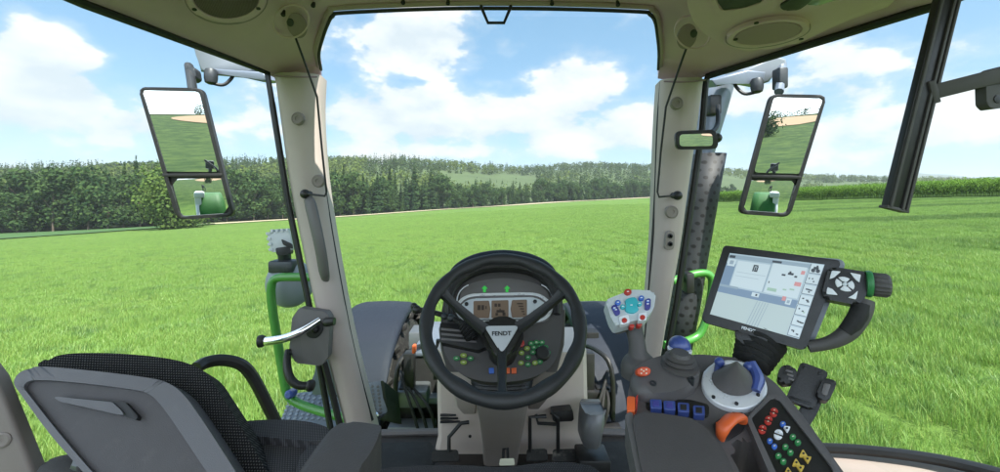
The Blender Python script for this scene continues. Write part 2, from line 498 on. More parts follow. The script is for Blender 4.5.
for pts in ([(319, 82), (318.5, 120), (326, 200), (349, 330), (366, 400), (372, 420)], [(661.5, 82), (658, 130), (655.5, 200), (649, 300), (642, 380), (637, 420)]):
    bm = new(); add_tube(bm, [tuple(P(a, b, 1.715)) for a, b in pts], .0085, 8, 4)
    ob('windscreen_seal', bm, M['seal'], cab)
# panes
def pane(name, rows):
    b_ = new(); add_grid(b_, rows); return ob(name, b_, M['glass'], cab, angle=80)
rows = []
for py_z, yc, ys in ((-.985, 1.72, 1.70), (-.85, 1.86, 1.74), (-.6, 2.0, 1.76), (0, 2.03, 1.75), (.3, 1.95, 1.74), (.42, 1.82, 1.72), (.53, 1.65, 1.60), (.585, 1.52, 1.5), (.625, 1.40, 1.41)):
    pxl = float(np.interp(195-py_z/ys*400, [r_[0] for r_ in PL], [r_[2] for r_ in PL])); pxr = float(np.interp(195-py_z/ys*400, [r_[0] for r_ in PR], [r_[2] for r_ in PR]))
    xa = (pxl-500)/400*ys; xb = (pxr-500)/400*ys
    if py_z > .42: xa, xb = xil(ys), xir(ys)
    row = []
    for k in range(13):
        s = k/12; row.append((xa+(xb-xa)*s, ys+(yc-ys)*(1-(2*s-1)**2), H+py_z))
    rows.append(row)
pane('windscreen', rows)
def side_pane(top, bot, name):
    pane(name, [[Vector(a).lerp(Vector(b), k/6) for a, b in zip(top, bot)] for k in range(7)])
side_pane([(xl(-.8), -.8, H+.5), (xl(.4), .4, H+.5), (xl(1.05), 1.05, H+.5), P(270, 74, 1.70)], [(-.95, -.8, H-.95), (-.93, .4, H-.95), (-.86, 1.05, H-.95), P(342, 425, 1.70)], 'door_window')
side_pane([(xr(-.8), -.8, H+.5), (xr(.4), .4, H+.5), (xr(1.05), 1.05, H+.5), P(705, 81, 1.71)], [(1.0, -.8, H-.62), (.98, .4, H-.62), (.90, 1.05, H-.66), P(668, 352, 1.71)], 'side_window')
# floor, sills
bm = new()
fl = [(-.62, 1.665), (-.3, 1.68), (.1, 1.69), (.4, 1.68), (.64, 1.665), (.95, .9), (1.0, -.9), (-.98, -.9), (-.9, .9)]
add_prism(bm, [(x, y, H-1.0) for x, y in fl], (0, 0, 1), .06, .01)
ob('cab_floor', bm, M['floor'], cab)
bm = new()
fe = [(-.60, 1.66), (-.3, 1.672), (.1, 1.68), (.4, 1.672), (.62, 1.66)]
add_tube(bm, [(x, y, H-.99) for x, y in fe], .014, 8, 6)
ob('windscreen_sill', bm, M['dash2'], cab)
for o_ in ([(372, 442), (432, 441), (434, 466), (356, 480), (364, 455)], [(598, 441), (630, 441), (645, 480), (600, 480)]):
    bm = new(); pl = plane((0, 1.5, H-.988), (0, 0, 1)); add_plate(bm, o_, pl, .012, .006, rnd=5)
    ob('floor_mat', bm, M['blackmatt'], cab)
# B pillar at lower left, sill at lower right
bm = new(); pl = plane(P(0, 430, .74), (.35, -1, .1))
add_plate(bm, [(-60, 330), (-34, 340), (-4, 380), (36, 478), (36, 520), (-60, 520)], pl, .03, .008)
bp = ob('pillar', bm, M['taupe'], cab, angle=50)
bm = new(); c = Q(2, 440, pl); add_lathe(bm, c, pl[1], [(.014, -.004), (.014, .002), (.011, .004), (.010, .001), (.003, .001), (.003, -.001)], 20)
ob('bolt_cover', bm, M['taupe'], bp)
bm = new()
sp = [P(775, 447, 1.16), P(805, 447.5, 1.11), P(850, 449, 1.05), P(900, 454, .985), P(945, 461, .93), P(1000, 474, .86), P(1060, 492, .79), P(1120, 520, .72)]
add_tube(bm, sp, .017, 8, 4, squash=((0, 0, 1), .7))
ob('window_seal', bm, M['seal'], cab)
bm = new(); rows = []
spd = catmull(sp, 4)
for d, dz in ((0.012, -.018), (-.01, -.020), (-.035, -.03), (-.055, -.06), (-.06, -.14), (-.06, -.36)):
    rows.append([p+Vector((d*1.0, d*.6, dz)) for p in spd])
add_grid(bm, rows); bmesh.ops.recalc_face_normals(bm, faces=bm.faces[:])
ob('side_sill', bm, M['sillbeige'], cab, angle=60)
# roof console on the right, loudspeakers
plc = plane((0, 1, H+.488), (0, 0, -1))
bm = new()
add_plate(bm, smoothp([(684, -90), (686, -20), (688, 6), (694, 22), (708, 36), (730, 47), (757, 52.5), (785, 49), (812, 37), (850, 20), (925, -8), (960, -40), (900, -90)], 4), plc, .13, .035, seg=4)
rc = ob('roof_console', bm, M['roof'], cab, angle=60)
bm = new()
add_ring(bm, smoothp([(704, -14), (711, 3), (720, 15), (745, 13), (772, 4), (785, -14)], 4), smoothp([(713, -14), (717, 3), (723, 11), (744, 8.5), (762, 2), (770, -14)], 4), plc, .006, .002, lift=.004)
ob('vent_frame', bm, M['roof'], rc)
bm = new()
add_plate(bm, [(714, -14), (718, 3), (723.5, 10.5), (744, 8), (761, 2), (769, -14)], plc, .01, 0, lift=.002)
ob('air_vent', bm, M['seal'], rc)
bm = new(); add_plate(bm, roundp([(779, 7), (803, -8), (818, -6), (808, 4), (798, 11), (784, 11)], 3), plc, .01, .003, lift=.006)
ob('lamp_switch', bm, M['black'], rc)
bm = new(); add_plate(bm, roundp([(806, 5), (822, -8), (850, -12), (838, 0), (818, 6)], 2), plc, .01, .003, lift=.006)
ob('reading_lamp', bm, pm('lamp_lens', (.30, .33, .30), .12, var=.15, vscale=60), rc)
def speaker(cx, cy, rx, ry, rot, pl, par, mats):
    b1 = new(); add_plate(b1, ell(cx, cy, rx, ry, 40, rot), pl, .014, .006, lift=.012)
    s_ = ob('roof_speaker', b1, mats[0], par)
    b5 = new(); add_plate(b5, ell(cx, cy, rx*1.035, ry*1.045, 40, rot), pl, .006, .001, lift=.004); ob('speaker_groove_shade', b5, M['recess'], s_)  # darker plate whose colour stands in for shadow in the groove round the speaker
    b2 = new(); add_ring(b2, ell(cx, cy, rx*.97, ry*.97, 40, rot), ell(cx, cy, rx*.83, ry*.83, 40, rot), pl, .004, .0015, lift=.0165)
    ob('speaker_ring', b2, mats[0], s_)
    b3 = new(); add_plate(b3, ell(cx, cy, rx*.80, ry*.80, 36, rot), pl, .003, .001, lift=.0145)
    g = ob('speaker_grille', b3, mats[1], s_); uvp(g, pl[0], (1, 0, 0), (0, 1, 0))
    for a in (.5, 2.6, 4.4):
        b4 = new(); p = Q(cx+rx*.9*math.cos(a), cy+ry*.9*math.sin(a), off(pl, .017)); add_lathe(b4, p, pl[1], [(.006, -.002), (.006, .0015)], 10)
        ob('speaker_screw', b4, M['seal'], s_)
M['grille'] = dotfabric('speaker_grille_mesh', (.20, .145, .165), (.035, .027, .03), .004, .25)
M['grille2'] = dotfabric('speaker_grille_fine', (.46, .32, .40), (.30, .21, .26), .003, .2)
speaker(768, 34, 42, 12.5, -.16, plc, rc, (M['roof'], M['grille2']))
pls = plane(P(225, 0, 1.13), (.30, -.12, -1))
speaker(226, -3, 41, 27, .05, pls, cab, (M['roof'], M['grille']))
# oval cord recesses in the front roof corners
for cx, cy, s in ((291, 24, 1), (693, 35, -1)):
    bm = new(); pl = plane(P(cx, cy, 1.40), (-.25*s, -.45, -1))
    add_ring(bm, ell(cx, cy-2, 19, 17, 32, -.5*s), ell(cx, cy-2, 17.3, 15.2, 32, -.5*s), pl, .004, .0015, lift=.014)
    cr_ = ob('cord_recess', bm, M['roof'], cab)
    bm = new(); add_plate(bm, ell(cx+6*s, cy+2, 9.5, 13, 28, -.4*s), pl, .003, .001, lift=.011); ob('recess_hole', bm, M['recess'], cr_)
    bm = new(); add_plate(bm, ell(cx-1*s, cy-1, 3.4, 4.2, 20, -.4*s), pl, .003, .001, lift=.0135); ob('cord_hole', bm, M['seal'], cr_)
# sun blind guide rods
for pts, knob, nm in ((([289, 20, 1.46], [303, 58, 1.50], [317, 97, 1.54], [322, 150, 1.57], [326.5, 192, 1.58], [325, 196, 1.58], [306, 194, 1.60]), (305, 194, 1.605), 'left'),
                      (([694, 27, 1.48], [680, 66, 1.50], [666, 107, 1.54], [661, 150, 1.57], [657.5, 192, 1.58], [659, 197, 1.58], [676, 195.5, 1.60]), (677.5, 195.5, 1.605), 'right')):
    root = thing('sun_blind_rod', P(*knob), 'thin black bent rod ending at the pillar with the %s' % ('grey grab handle' if nm == 'left' else 'small rear-view mirror'), 'blind rod', 'sun blind guide rods beside the windscreen')
    bm = new(); add_tube(bm, [P(*p) for p in pts], .0042, 8, 0); ob('rod', bm, M['seal'], root)
    bm = new(); add_ball(bm, P(*knob), .019, 16); add_lathe(bm, P(*knob), (0, 1, 0), [(.010, 0), (.013, .04)], 12); ob('knob', bm, M['black'], root)
# grab handle on left pillar
bm = new()
gp = [P(308, 199, 1.615), P(311, 207, 1.575), P(316, 228, 1.55), P(321, 252, 1.55), P(324, 272, 1.58), P(325, 279, 1.625)]
add_tube(bm, gp, [.020, .026, .025, .024, .023, .018], 10, 6, squash=((0, 1, 0), .6))
gh = thing('pillar_grip', P(320, 270, 1.62), 'x', 'grab handle'); ob('grip_bar', bm, M['dash2'], gh)
tag(gh, 'curved dark grey grab handle screwed upright on the beige pillar', 'grab handle')
# interior mirror on right pillar
root = thing('interior_mirror', P(696, 139, 1.45), 'small rounded black rear-view mirror on the right windscreen pillar', 'mirror')
c = P(696, 139, 1.45); dv = Vector((-.10, -1, .012)).normalized(); nrm = ((EYE-c).normalized()+dv).normalized()
pl = plane(c, nrm)
mo = roundp([(675, 131), (717, 129.5), (718.5, 146), (716, 149), (676, 149.5)], 6)
bm = new(); add_plate(bm, mo, pl, .03, .006, seg=3); ob('mirror_housing', bm, M['black'], root)
bm = new(); add_flat(bm, roundp([(679.5, 134.5), (712.5, 133.5), (713, 146), (679.5, 146.5)], 4), pl, .0012); ob('mirror_glass', bm, M['mirror'], root)
bm = new(); add_tube(bm, [c-nrm*.02, P(716, 128, 1.56), P(718, 106, 1.66)], .009, 8); add_ball(bm, P(717, 138, 1.47), .018, 12)
ob('mirror_arm', bm, M['black'], root)
# ================================================================== STEERING WHEEL
aw = R_(47); n_w = Vector((0, -math.cos(aw), math.sin(aw))); u_w = Vector((0, math.sin(aw), math.cos(aw))); r_w = Vector((1, 0, 0))
Cw = P(503, 320, 1.005)
sw = thing('steering_wheel', Cw-n_w*.12, 'large black three-spoke tractor steering wheel with silver triangular badge', 'steering wheel')
bm = new()
NR, NS = 96, 14; rings = []
for i in range(NR):
    a = 2*math.pi*i/NR
    w = .0170+.0010*math.cos(12*a)
    if math.cos(a-math.pi/2) > .2 or True: pass
    d = r_w*math.cos(a)+u_w*math.sin(a); c = Cw+d*.192
    rings.append([c+(d*math.cos(2*math.pi*k/NS)*(w*(1.0+(.10*math.cos(12*a) if math.cos(2*math.pi*k/NS) < 0 else 0)))+n_w*math.sin(2*math.pi*k/NS)*w*.92) for k in range(NS)])
rings.append(rings[0])
rv = [[bm.verts.new(p) for p in r] for r in rings[:-1]]
for i in range(NR):
    A, B = rv[i], rv[(i+1) % NR]
    for k in range(NS): bm.faces.new((A[k], A[(k+1) % NS], B[(k+1) % NS], B[k]))
bmesh.ops.recalc_face_normals(bm, faces=bm.faces[:])
ob('rim', bm, M['wheelrub'], sw, angle=80)
hp_ = plane(Cw-n_w*.062, n_w)
def spoke(p0, p1, ang, w0, w1):
    b_ = new(); a = Q(*p0, hp_); e = Cw+(r_w*math.cos(ang)+u_w*math.sin(ang))*.186
    dr = (e-a).normalized(); sd = dr.cross(n_w).normalized(); rr = []
    for t, w, th in ((0, w0, .010), (.3, w0*.85, .010), (.75, w1*.9, .010), (1, w1*1.25, .012)):
        c = a.lerp(e, t)-n_w*(.012*math.sin(math.pi*t)); nn = sd.cross(dr).normalized()
        if nn.dot(n_w) < 0: nn = -nn
        rr.append([c-sd*w+nn*0, c-sd*w*.75+nn*th, c-sd*w*.2+nn*th*.75, c+sd*w*.2+nn*th*.75, c+sd*w*.75+nn*th, c+sd*w, c+sd*w*.7-nn*th, c-sd*w*.7-nn*th])
    add_loft(b_, rr); return ob('spoke', b_, M['wheelrub'], sw, angle=45)
spoke((485, 330), (430, 290), R_(153), .018, .0125)
spoke((518, 328), (570, 295), R_(27), .018, .0125)
spoke((502, 348), (500, 402), R_(-91), .014, .011)
bm = new(); add_plate(bm, [(480, 324), (484, 321), (519, 320.5), (525, 324), (508, 357), (496, 358)], hp_, .035, .006, rnd=6, lift=.004)
hub = ob('hub', bm, M['black'], sw)
bm = new(); add_plate(bm, [(484.5, 326), (519, 325.5), (503.8, 351), (500.2, 351.5)], hp_, .004, .0015, rnd=4, lift=.0105)
bd = ob('badge', bm, M['lampsilver'], hub)
bm = new(); lp_ = off(hp_, .0105); add_text(bm, 'FENDT', Q(492, 335.7, lp_), Q(511.5, 335.3, lp_), n_w, .001)
ob('lettering', bm, M['legend'], hub)
bm = new(); add_lathe(bm, Cw-n_w*.075, -n_w, [(.055, 0), (.05, .03), (.04, .06), (.04, .16)], 24)
ob('steering_shaft', bm, M['black'], sw)

# ================================================================== STEERING CONSOLE / DASH
dc = thing('steering_console', (0.01, 1.45, H-1.0), 'grey steering column with instrument pod, buttons and beige floor housing behind the wheel', 'steering console')
ad = R_(38); n_d = Vector((0, -math.cos(ad), math.sin(ad)))
Cd = P(503, 320, 1.18); pd = plane(Cd, n_d)
pod = [(444, 350), (441, 318), (447, 290), (458, 272), (478, 263), (503, 260.5), (528, 263), (548, 272), (558, 288), (563, 304), (562, 330), (558, 354), (547, 370), (527, 379), (501, 382), (477, 380), (456, 370)]
bm = new(); add_plate(bm, smoothp(pod, 4), pd, .12, .018, seg=4, taper=.9)
podo = ob('dash_pod', bm, M['dash'], dc, angle=50)
# visor arch over the instruments
bm = new()
va = [(449, 318), (450, 296), (459, 281), (478, 270), (503, 267), (528, 270), (546, 280), (556, 295), (557, 314)]
add_tube(bm, [Q(*p, off(pd, .012)) for p in va], [.010, .013, .015, .016, .016, .016, .015, .013, .010], 10, 6)
ob('visor', bm, M['black'], podo)
bm = new()
va2 = [(447, 286), (459, 270), (478, 261), (503, 258), (528, 261), (546, 269), (558, 284)]
add_tube(bm, [Q(*p, off(pd, -.03)) for p in va2], [.014, .022, .026, .028, .026, .022, .014], 10, 6)
ob('dash_rim', bm, M['fender'], podo)
# instrument panel
bm = new(); add_plate(bm, smoothp([(459, 308), (461, 292), (472, 283), (503, 278), (534, 283), (548, 292), (550, 308), (545, 322), (503, 326), (464, 323)], 4), pd, .01, .003, lift=.004)
ip = ob('instrument_panel', bm, M['dash2'], podo)
bm = new()
add_ring(bm, roundp([(452, 309), (464, 293.5), (541, 292), (556, 307), (545, 322), (465, 324)], 13), roundp([(455.5, 309), (466, 296), (539, 294.5), (552, 307), (543, 319.5), (467, 321)], 11), pd, .006, .0015, lift=.008)
ob('chrome_surround', bm, M['silver'], ip)
bm = new(); add_plate(bm, roundp([(458, 309), (467, 298.5), (538, 297), (549, 307), (541, 318), (468, 319.5)], 9), pd, .008, .002, lift=.009)
fp = ob('display_frame', bm, M['headplate'], ip)
for i, q in enumerate(([(473.5, 301), (489, 300.5), (490.5, 309), (489, 318), (473.5, 318)], [(491.5, 300.5), (508.5, 300), (508.5, 317.5), (491.5, 318)], [(512, 300), (527, 299.5), (527, 317), (512, 317.5), (510.5, 309)])):
    bm = new(); add_plate(bm, roundp(q, 1.2), pd, .004, 0, lift=.0105)
    x0, y0 = q[0]
    if i == 0: segs = [(4, 4, 3, 5), (8, 4, 2.5, 5), (12, 5, 1.2, 3)]
    elif i == 1: segs = [(3, 3, 2.5, 3.2), (6.5, 3, 2.5, 3.2), (5, 9.5, 8, 2.5), (8, 8, 1.2, 3), (4, 12.5, 2.5, 2.5), (11, 12, 3, 3)]
    else: segs = [(5+k*1.5, 3+k*2.6, 6-k, 1.2) for k in range(5)]
    for a, b, w, h in segs: add_flat(bm, [(x0+a, y0+b), (x0+a+w, y0+b), (x0+a+w, y0+b+h), (x0+a, y0+b+h)], pd, .0112, 1)
    ob('display', bm, [M['lcd'], M['lcdtext']], fp)
for cx, cy in ((466.5, 304), (535, 301.5), (535, 312)):
    bm = new(); add_lathe(bm, Q(cx, cy, off(pd, .0105)), n_d, [(.006, -.003), (.0058, .002), (.004, .003)], 14); ob('indicator_button', bm, M['legend'], fp)
M['greenlamp'] = emit('green_indicator', (.03, .30, .05), .25)
for cx in (484.5, 507):
    bm = new(); pl2 = off(pd, .006)
    add_plate(bm, [(cx-3, 288.5), (cx+.2, 285.5), (cx+3.2, 288.5), (cx+1.4, 288.5), (cx+1.4, 292), (cx-1.4, 292), (cx-1.4, 288.5)], pd, .002, 0, lift=.006); ob('turn_indicator', bm, M['greenlamp'], ip)
for a0, a1 in ((-.35, 1.25), (1.9, 3.5)):
    cx = 536 if a0 < 1 else 474
    pts = [Q(cx+17*math.cos(a), 301-17*math.sin(a), off(pd, .007)) for a in np.linspace(a0, a1, 12)]
    bm = new(); add_tube(bm, pts, .0018, 6, 0)
    ob('gauge_scale', bm, M['white_key'], ip)
# lower control panel: buttons
def btn(cx, cy, r, mat, nm='button', par=podo, pl=pd, lift=.002, h=.006, ry=None):
    b_ = new(); add_plate(b_, ell(cx, cy, r, (ry or r), 16), pl, h+.004, .0012, seg=2, lift=lift+h); add_flat(b_, [(cx-1, cy-.5), (cx+1, cy-.5), (cx+1, cy+.4), (cx-1, cy+.4)], pl, lift+h+.0005, 1); return ob(nm, b_, [mat, M['cream']], par)
btn(521, 343, 3.6, M['red'])
for cx, cy in ((456.5, 358), (463.5, 355), (463.5, 362), (470.5, 358)): btn(cx, cy, 3.3, M['green_key'] if cx in (456.5, 470.5) else M['lime_key'], ry=2.2)
for cx, cy, k in ((521.4, 352.5, 1), (521, 362.5, 1), (527, 348, 1), (535, 362.5, 1), (528, 357, 0), (533, 352, 0), (531, 343, 0), (536.5, 342, 0), (542, 342, 0), (534, 347, 0), (540, 346.5, 0), (545.5, 347, 0), (528, 364, 0), (540, 361.5, 0), (548, 352, 0)):
    btn(cx, cy, 2.9, M['lime_key'] if k else M['green_key'], ry=2.3)
bm = new(); add_lathe(bm, Q(542.5, 354, pd), n_d, [(.020, -.004), (.0195, .012), (.016, .015), (.015, .015)], 24); ob('rotary_knob', bm, M['black'], podo)
for cx, mt in ((491.5, 'blue_key'), (507.4, 'orange'), (514, 'orange')):
    bm = new(); add_plate(bm, [(cx-2.6, 368), (cx+2.4, 367.5), (cx+2.6, 373), (cx-2.4, 373.5)], pd, .01, .001, lift=.006); ob('rocker_switch', bm, M[mt], podo)
# left dark control box and stalk
bm = new(); add_plate(bm, [(440, 322), (474, 326), (488, 346), (478, 350), (440, 342)], pd, .05, .004, rnd=2, lift=.03)
bx = ob('switch_box', bm, M['black'], podo)
bm = new()
for k in range(3): add_plate(bm, [(441, 327.5+k*5), (470+k*3, 330.5+k*5), (471+k*3, 332.5+k*5), (441, 330+k*5)], pd, .004, .001, lift=.033)
ob('switch_bar', bm, M['dash2'], bx)
st = thing('control_stalk', Q(468, 326, off(pd, .03)), 'black lever with rubber gaiter and knob left of the steering column', 'lever')
bm = new(); pls_ = off(pd, .045)
add_tube(bm, [Q(474, 338, pls_), Q(463, 324, pls_), Q(449, 317, pls_), Q(432, 312, pls_), Q(418, 309.5, off(pd, .05))], [.010, .009, .008, .007, .008], 8, 4); ob('lever_arm', bm, M['black'], st)
bm = new()
a_, b_ = Q(473, 337, pls_), Q(462, 322.5, pls_); ax = b_-a_; L_ = ax.length
add_lathe(bm, a_, ax, [(r_, L_*t) for t, r_ in zip(np.linspace(0, 1, 13), [.016, .022, .016, .022, .015, .021, .015, .020, .014, .018, .013, .015, .011])], 16); ob('gaiter', bm, M['blackmatt'], st)
bm = new(); add_ball(bm, Q(416.5, 309.5, off(pd, .05)), .013, 14); add_ball(bm, Q(414, 306, off(pd, .05)), .010, 12); ob('lever_knob', bm, M['black'], st)
bm = new(); add_ball(bm, Q(444, 316.5, pls_), .010, 12); add_ball(bm, Q(451, 318, pls_), .012, 12); ob('lever_collar', bm, M['darkmetal'], st)
# bellows and column
bm = new(); rings = []
for k in range(17):
    t = k/16; y = 371+28*t; w = (35-4*t)*(1.0 if k % 2 else .90); Y = 1.19-.0*t
    c = P(502, y, 1.20+.04*t); hw = w/400*1.2; dp = .07*(1.0 if k % 2 else .93)
    rings.append([c+Vector((hw*math.copysign(abs(math.cos(a))**.6, math.cos(a)), .05-dp*math.copysign(abs(math.sin(a))**.7, math.sin(a)), 0)) for a in np.linspace(0, 2*math.pi, 25)[:-1]])
add_loft(bm, rings); ob('column_gaiter', bm, M['black'], dc, angle=30)
def prism_px(name, rows, mat, par, back, lift=None, angle=40):
    """rows of (py, pxl, pxr, Yfront): a tapered housing"""
    rr = []
    for py, a, b, Y in rows:
        l_, r2 = P(a, py, Y), P(b, py, Y); w = r2-l_
        rr.append([l_+Vector((0, .03, 0)), l_+w*.03+Vector((0, .008, 0)), l_+w*.12, l_+w*.88, l_+w*.97+Vector((0, .008, 0)), r2+Vector((0, .03, 0)), r2+Vector((0, back, 0)), l_+Vector((0, back, 0))])
    b2 = new(); add_loft(b2, rr); return ob(name, b2, mat, par, angle=angle)
prism_px('column_shroud', [(380, 474, 531, 1.26), (400, 474, 531, 1.27), (425, 479, 526, 1.33), (448, 482, 521, 1.40), (466, 483, 518, 1.45)], M['taupe'], dc, .20)
prism_px('floor_housing', [(352, 436, 588, 1.48), (398, 436, 589, 1.51), (440, 437, 590, 1.53), (453, 434, 593, 1.545), (462, 434, 593, 1.55)], M['beige_light'], dc, .28)
prism_px('column_cheek', [(360, 447, 476, 1.33), (385, 450, 477, 1.34), (407, 455, 478, 1.40), (414, 462, 476, 1.44)], M['beige_light'], dc, .2)
prism_px('column_cheek', [(360, 530, 560, 1.33), (385, 529, 555, 1.34), (400, 528, 548, 1.40), (409, 528, 540, 1.44)], M['taupe'], dc, .2)
prism_px('column_wing', [(330, 438, 452, 1.24), (350, 440, 456, 1.25), (372, 446, 462, 1.27)], M['dash2'], dc, .16)
prism_px('column_wing', [(310, 556, 566, 1.24), (345, 553, 565, 1.25), (372, 545, 558, 1.27)], M['dash2'], dc, .16)
for px, py in ((470, 436), (525, 429)):
    bm = new(); add_lathe(bm, P(px, py, 1.528), (0, -1, 0), [(.006, -.01), (.006, .002)], 10)
    ob('housing_screw', bm, M['seal'], dc)
bm = new()
for k in range(3):
    add_plate(bm, [(440, 415+k*3.4), (456+k*2, 414.4+k*3.4), (456+k*2, 416+k*3.4), (440, 416.6+k*3.4)], plane((0, 1.52, H-.7), (0, -1, 0)), .01, .001, lift=.006)
ob('housing_vent', bm, M['legend'], dc)
# pedals
def pedal(px0, px1, py0, py1, arm, label, nm='foot_pedal'):
    root = thing(nm, P((px0+px1)/2, py1, 1.47), label, 'pedal', 'pedals below the steering column')
    b2 = new(); pl = plane(P((px0+px1)/2, (py0+py1)/2, 1.44), (0, -.7, .7))
    add_plate(b2, [(px0, py0), (px1, py0-.5), (px1+1, py1), (px0-1, py1+.5)], pl, .012, .004, rnd=2); pd_ = ob('pedal_pad', b2, M['tyre'], root)
    b2 = new(); add_tube(b2, [P(*a) for a in arm], .007, 8, 0); ob('pedal_arm', b2, M['black'], root)
pedal(432, 458, 450, 461, [(449, 451, 1.45), (449, 437, 1.46), (461, 423, 1.47), (469, 422, 1.47)], 'single black foot pedal with a cranked rod left of the column')
pedal(527, 547, 449, 460, [(530, 452, 1.45), (530, 417, 1.46), (546, 416, 1.47)], 'black foot pedal right beside the central column shroud')
pedal(553, 576, 449, 461, [(558, 452, 1.45), (558, 418, 1.46), (551, 412, 1.47)], 'black foot pedal between its twin and the grey accelerator housing')
bm = new(); add_plate(bm, roundp([(552, 412), (573, 410), (574, 421), (553, 422)], 2), plane(P(560, 416, 1.46), (0, -1, 0.1)), .05, .004); add_tube(bm, [P(536, 414, 1.47), P(538, 423, 1.46), P(556, 424, 1.46)], .006, 8, 0)
tag(ob('pedal_bracket', bm, M['black']), 'black pedal bracket block on the beige housing right of the column', 'bracket')
ac = thing('accelerator_pedal', P(592, 455, 1.38), 'rounded silver-grey accelerator pedal standing right of the black pedals', 'pedal')
rr = []
for py, a, b, Y in ((412, 587, 605, 1.40), (415, 585, 607, 1.37), (425, 584, 607, 1.35), (440, 583, 604, 1.35), (446, 583, 603, 1.36), (449, 584, 602, 1.37)):
    l_, r2 = P(a, py, Y), P(b, py, Y); w = r2-l_
    rr.append([l_+Vector((0, .05, 0)), l_+w*.05+Vector((0, .015, 0)), l_+w*.25, l_+w*.75, l_+w*.95+Vector((0, .015, 0)), r2+Vector((0, .05, 0)), r2+Vector((0, .09, 0)), l_+Vector((0, .09, 0))])
bm = new(); add_loft(bm, rr); ob('pedal_plate', bm, M['silverpaint'], ac, angle=50)
bm = new(); add_box(bm, P(592, 460, 1.42), (.055, .05, .03), bevel=.008); ob('pedal_base', bm, M['black'], ac)
bm = new(); pl = plane(P(512, 461, 1.30), (0, -.8, .6)); add_plate(bm, roundp([(500, 458.5), (514, 458), (515, 465), (499, 465.5)], 1.5), pl, .02, .003)
tl = ob('tilt_latch', bm, M['cream'])
tag(tl, 'small cream plastic latch tab at the foot of the column', 'latch')
bm = new(); add_tube(bm, [P(503, 460, 1.315), P(503.5, 449, 1.35), P(507.5, 448.5, 1.35), P(508, 460, 1.315)], .005, 8, 0); ob('latch_hook', bm, M['black'], tl)

# ================================================================== SEATS
ds = thing('driver_seat', (0, .55, H-1.0), 'dark cloth driver seat cushion edge with its padded left armrest', 'seat')
bm = new(); pl = plane((0, .8, H-.55), (0, 0, 1))
o1 = smoothp([(345, 500), (352, 476), (385, 468), (430, 465), (470, 465.5), (503, 467), (530, 464), (560, 462), (588, 465), (606, 474), (615, 500), (610, 640), (350, 640)], 4)
add_plate(bm, o1, pl, .14, .035, seg=5); c_ = ob('seat_cushion', bm, M['cloth'], ds, angle=60); uvp(c_, (0, 0, 0), (1, 0, 0), (0, 1, 0))
bm = new(); add_plate(bm, [(380, 500), (600, 500), (610, 600), (370, 600)], off(pl, -.14), .3, .02); ob('seat_base', bm, M['black'], ds)
bm = new(); pl = plane(P(350, 440, .62), (.05, -.18, 1))
add_plate(bm, smoothp([(330, 430), (342, 424), (353, 421.5), (377, 424.5), (381, 428), (372, 450), (352, 485), (345, 560), (250, 560), (294, 480)], 4), pl, .075, .022, seg=4)
ob('armrest', bm, M['pad'], ds, angle=60)

ps = thing('passenger_seat', P(150, 470, .75), 'folding passenger seat with grey plastic back shell and black mesh cloth at left', 'seat')
pb = plane(P(125, 420, .72), (.12, -.78, .62))
so = smoothp([(14, 383), (19, 373), (30, 368.5), (44, 366.5), (100, 371.5), (150, 378), (168, 383), (182, 393), (196, 411), (218, 444), (243, 485), (255, 520), (120, 520), (88, 478), (50, 434), (22, 396)], 10)
si = smoothp([(24, 387), (28, 381.5), (38, 380), (60, 381), (100, 385), (136, 390), (149, 394), (160, 404), (176, 426), (196, 456), (213, 482), (232, 520), (140, 520), (98, 478), (60, 434), (30, 396)], 10)
bm = new(); add_ring(bm, so, si, pb, .05, .009, paired=True); sh = ob('back_shell', bm, M['shell'], ps, angle=65)
bm = new(); add_plate(bm, si, pb, .012, 0, lift=-.008); ob('back_panel', bm, M['shell_dark'], sh)
bm = new(); add_plate(bm, [(53.5, 397.5), (57, 396.5), (112, 402), (121, 410), (124, 415), (116, 414), (60, 401.5)], pb, .012, .003, rnd=2, lift=.008); ob('release_handle', bm, M['shell'], sh)
bm = new(); add_plate(bm, [(66, 397), (116, 401), (125, 402), (138, 416), (136, 420), (124, 416), (118, 406)], pb, .012, .002, rnd=1.5, lift=.004); ob('handle_recess', bm, M['seal'], sh)
bm = new(); add_plate(bm, smoothp([(40, 372), (46, 361), (58, 355.5), (78, 353), (120, 353.5), (162, 357.5), (190, 364), (206, 374), (220, 394), (250, 442), (275, 490), (275, 520), (150, 520), (100, 450)], 4), off(pb, -.055), .075, .03, seg=5)
bc = ob('backrest_cushion', bm, M['mesh'], ps, angle=60); uvp(bc, pb[0], (1, 0, 0), (0, .62, .78))
pl = plane((0, .8, H-.5), (-.05, -.08, 1))
bm = new(); add_plate(bm, smoothp([(222, 428), (250, 420.5), (295, 420), (322, 425), (331, 432), (322, 441), (300, 440), (250, 435)], 4), pl, .10, .03, seg=4, lift=.02)
cc = ob('cushion_front', bm, M['cloth'], ps, angle=60); uvp(cc, (0, 0, 0), (1, 0, 0), (0, 1, 0))
bm = new(); add_plate(bm, smoothp([(205, 434), (250, 432), (300, 436), (318, 441), (300, 462), (285, 520), (180, 520)], 4), pl, .10, .028, seg=4, lift=.004)
cc = ob('seat_cushion', bm, M['cloth'], ps, angle=60); uvp(cc, (0, 0, 0), (1, 0, 0), (0, 1, 0))
bm = new(); add_plate(bm, smoothp([(300, 455), (322, 437), (336, 430), (345, 434), (330, 452), (310, 475), (296, 490)], 3), pl, .08, .02, seg=3, lift=.015)
cc = ob('side_bolster', bm, M['cloth'], ps, angle=60); uvp(cc, (0, 0, 0), (1, 0, 0), (0, 1, 0))
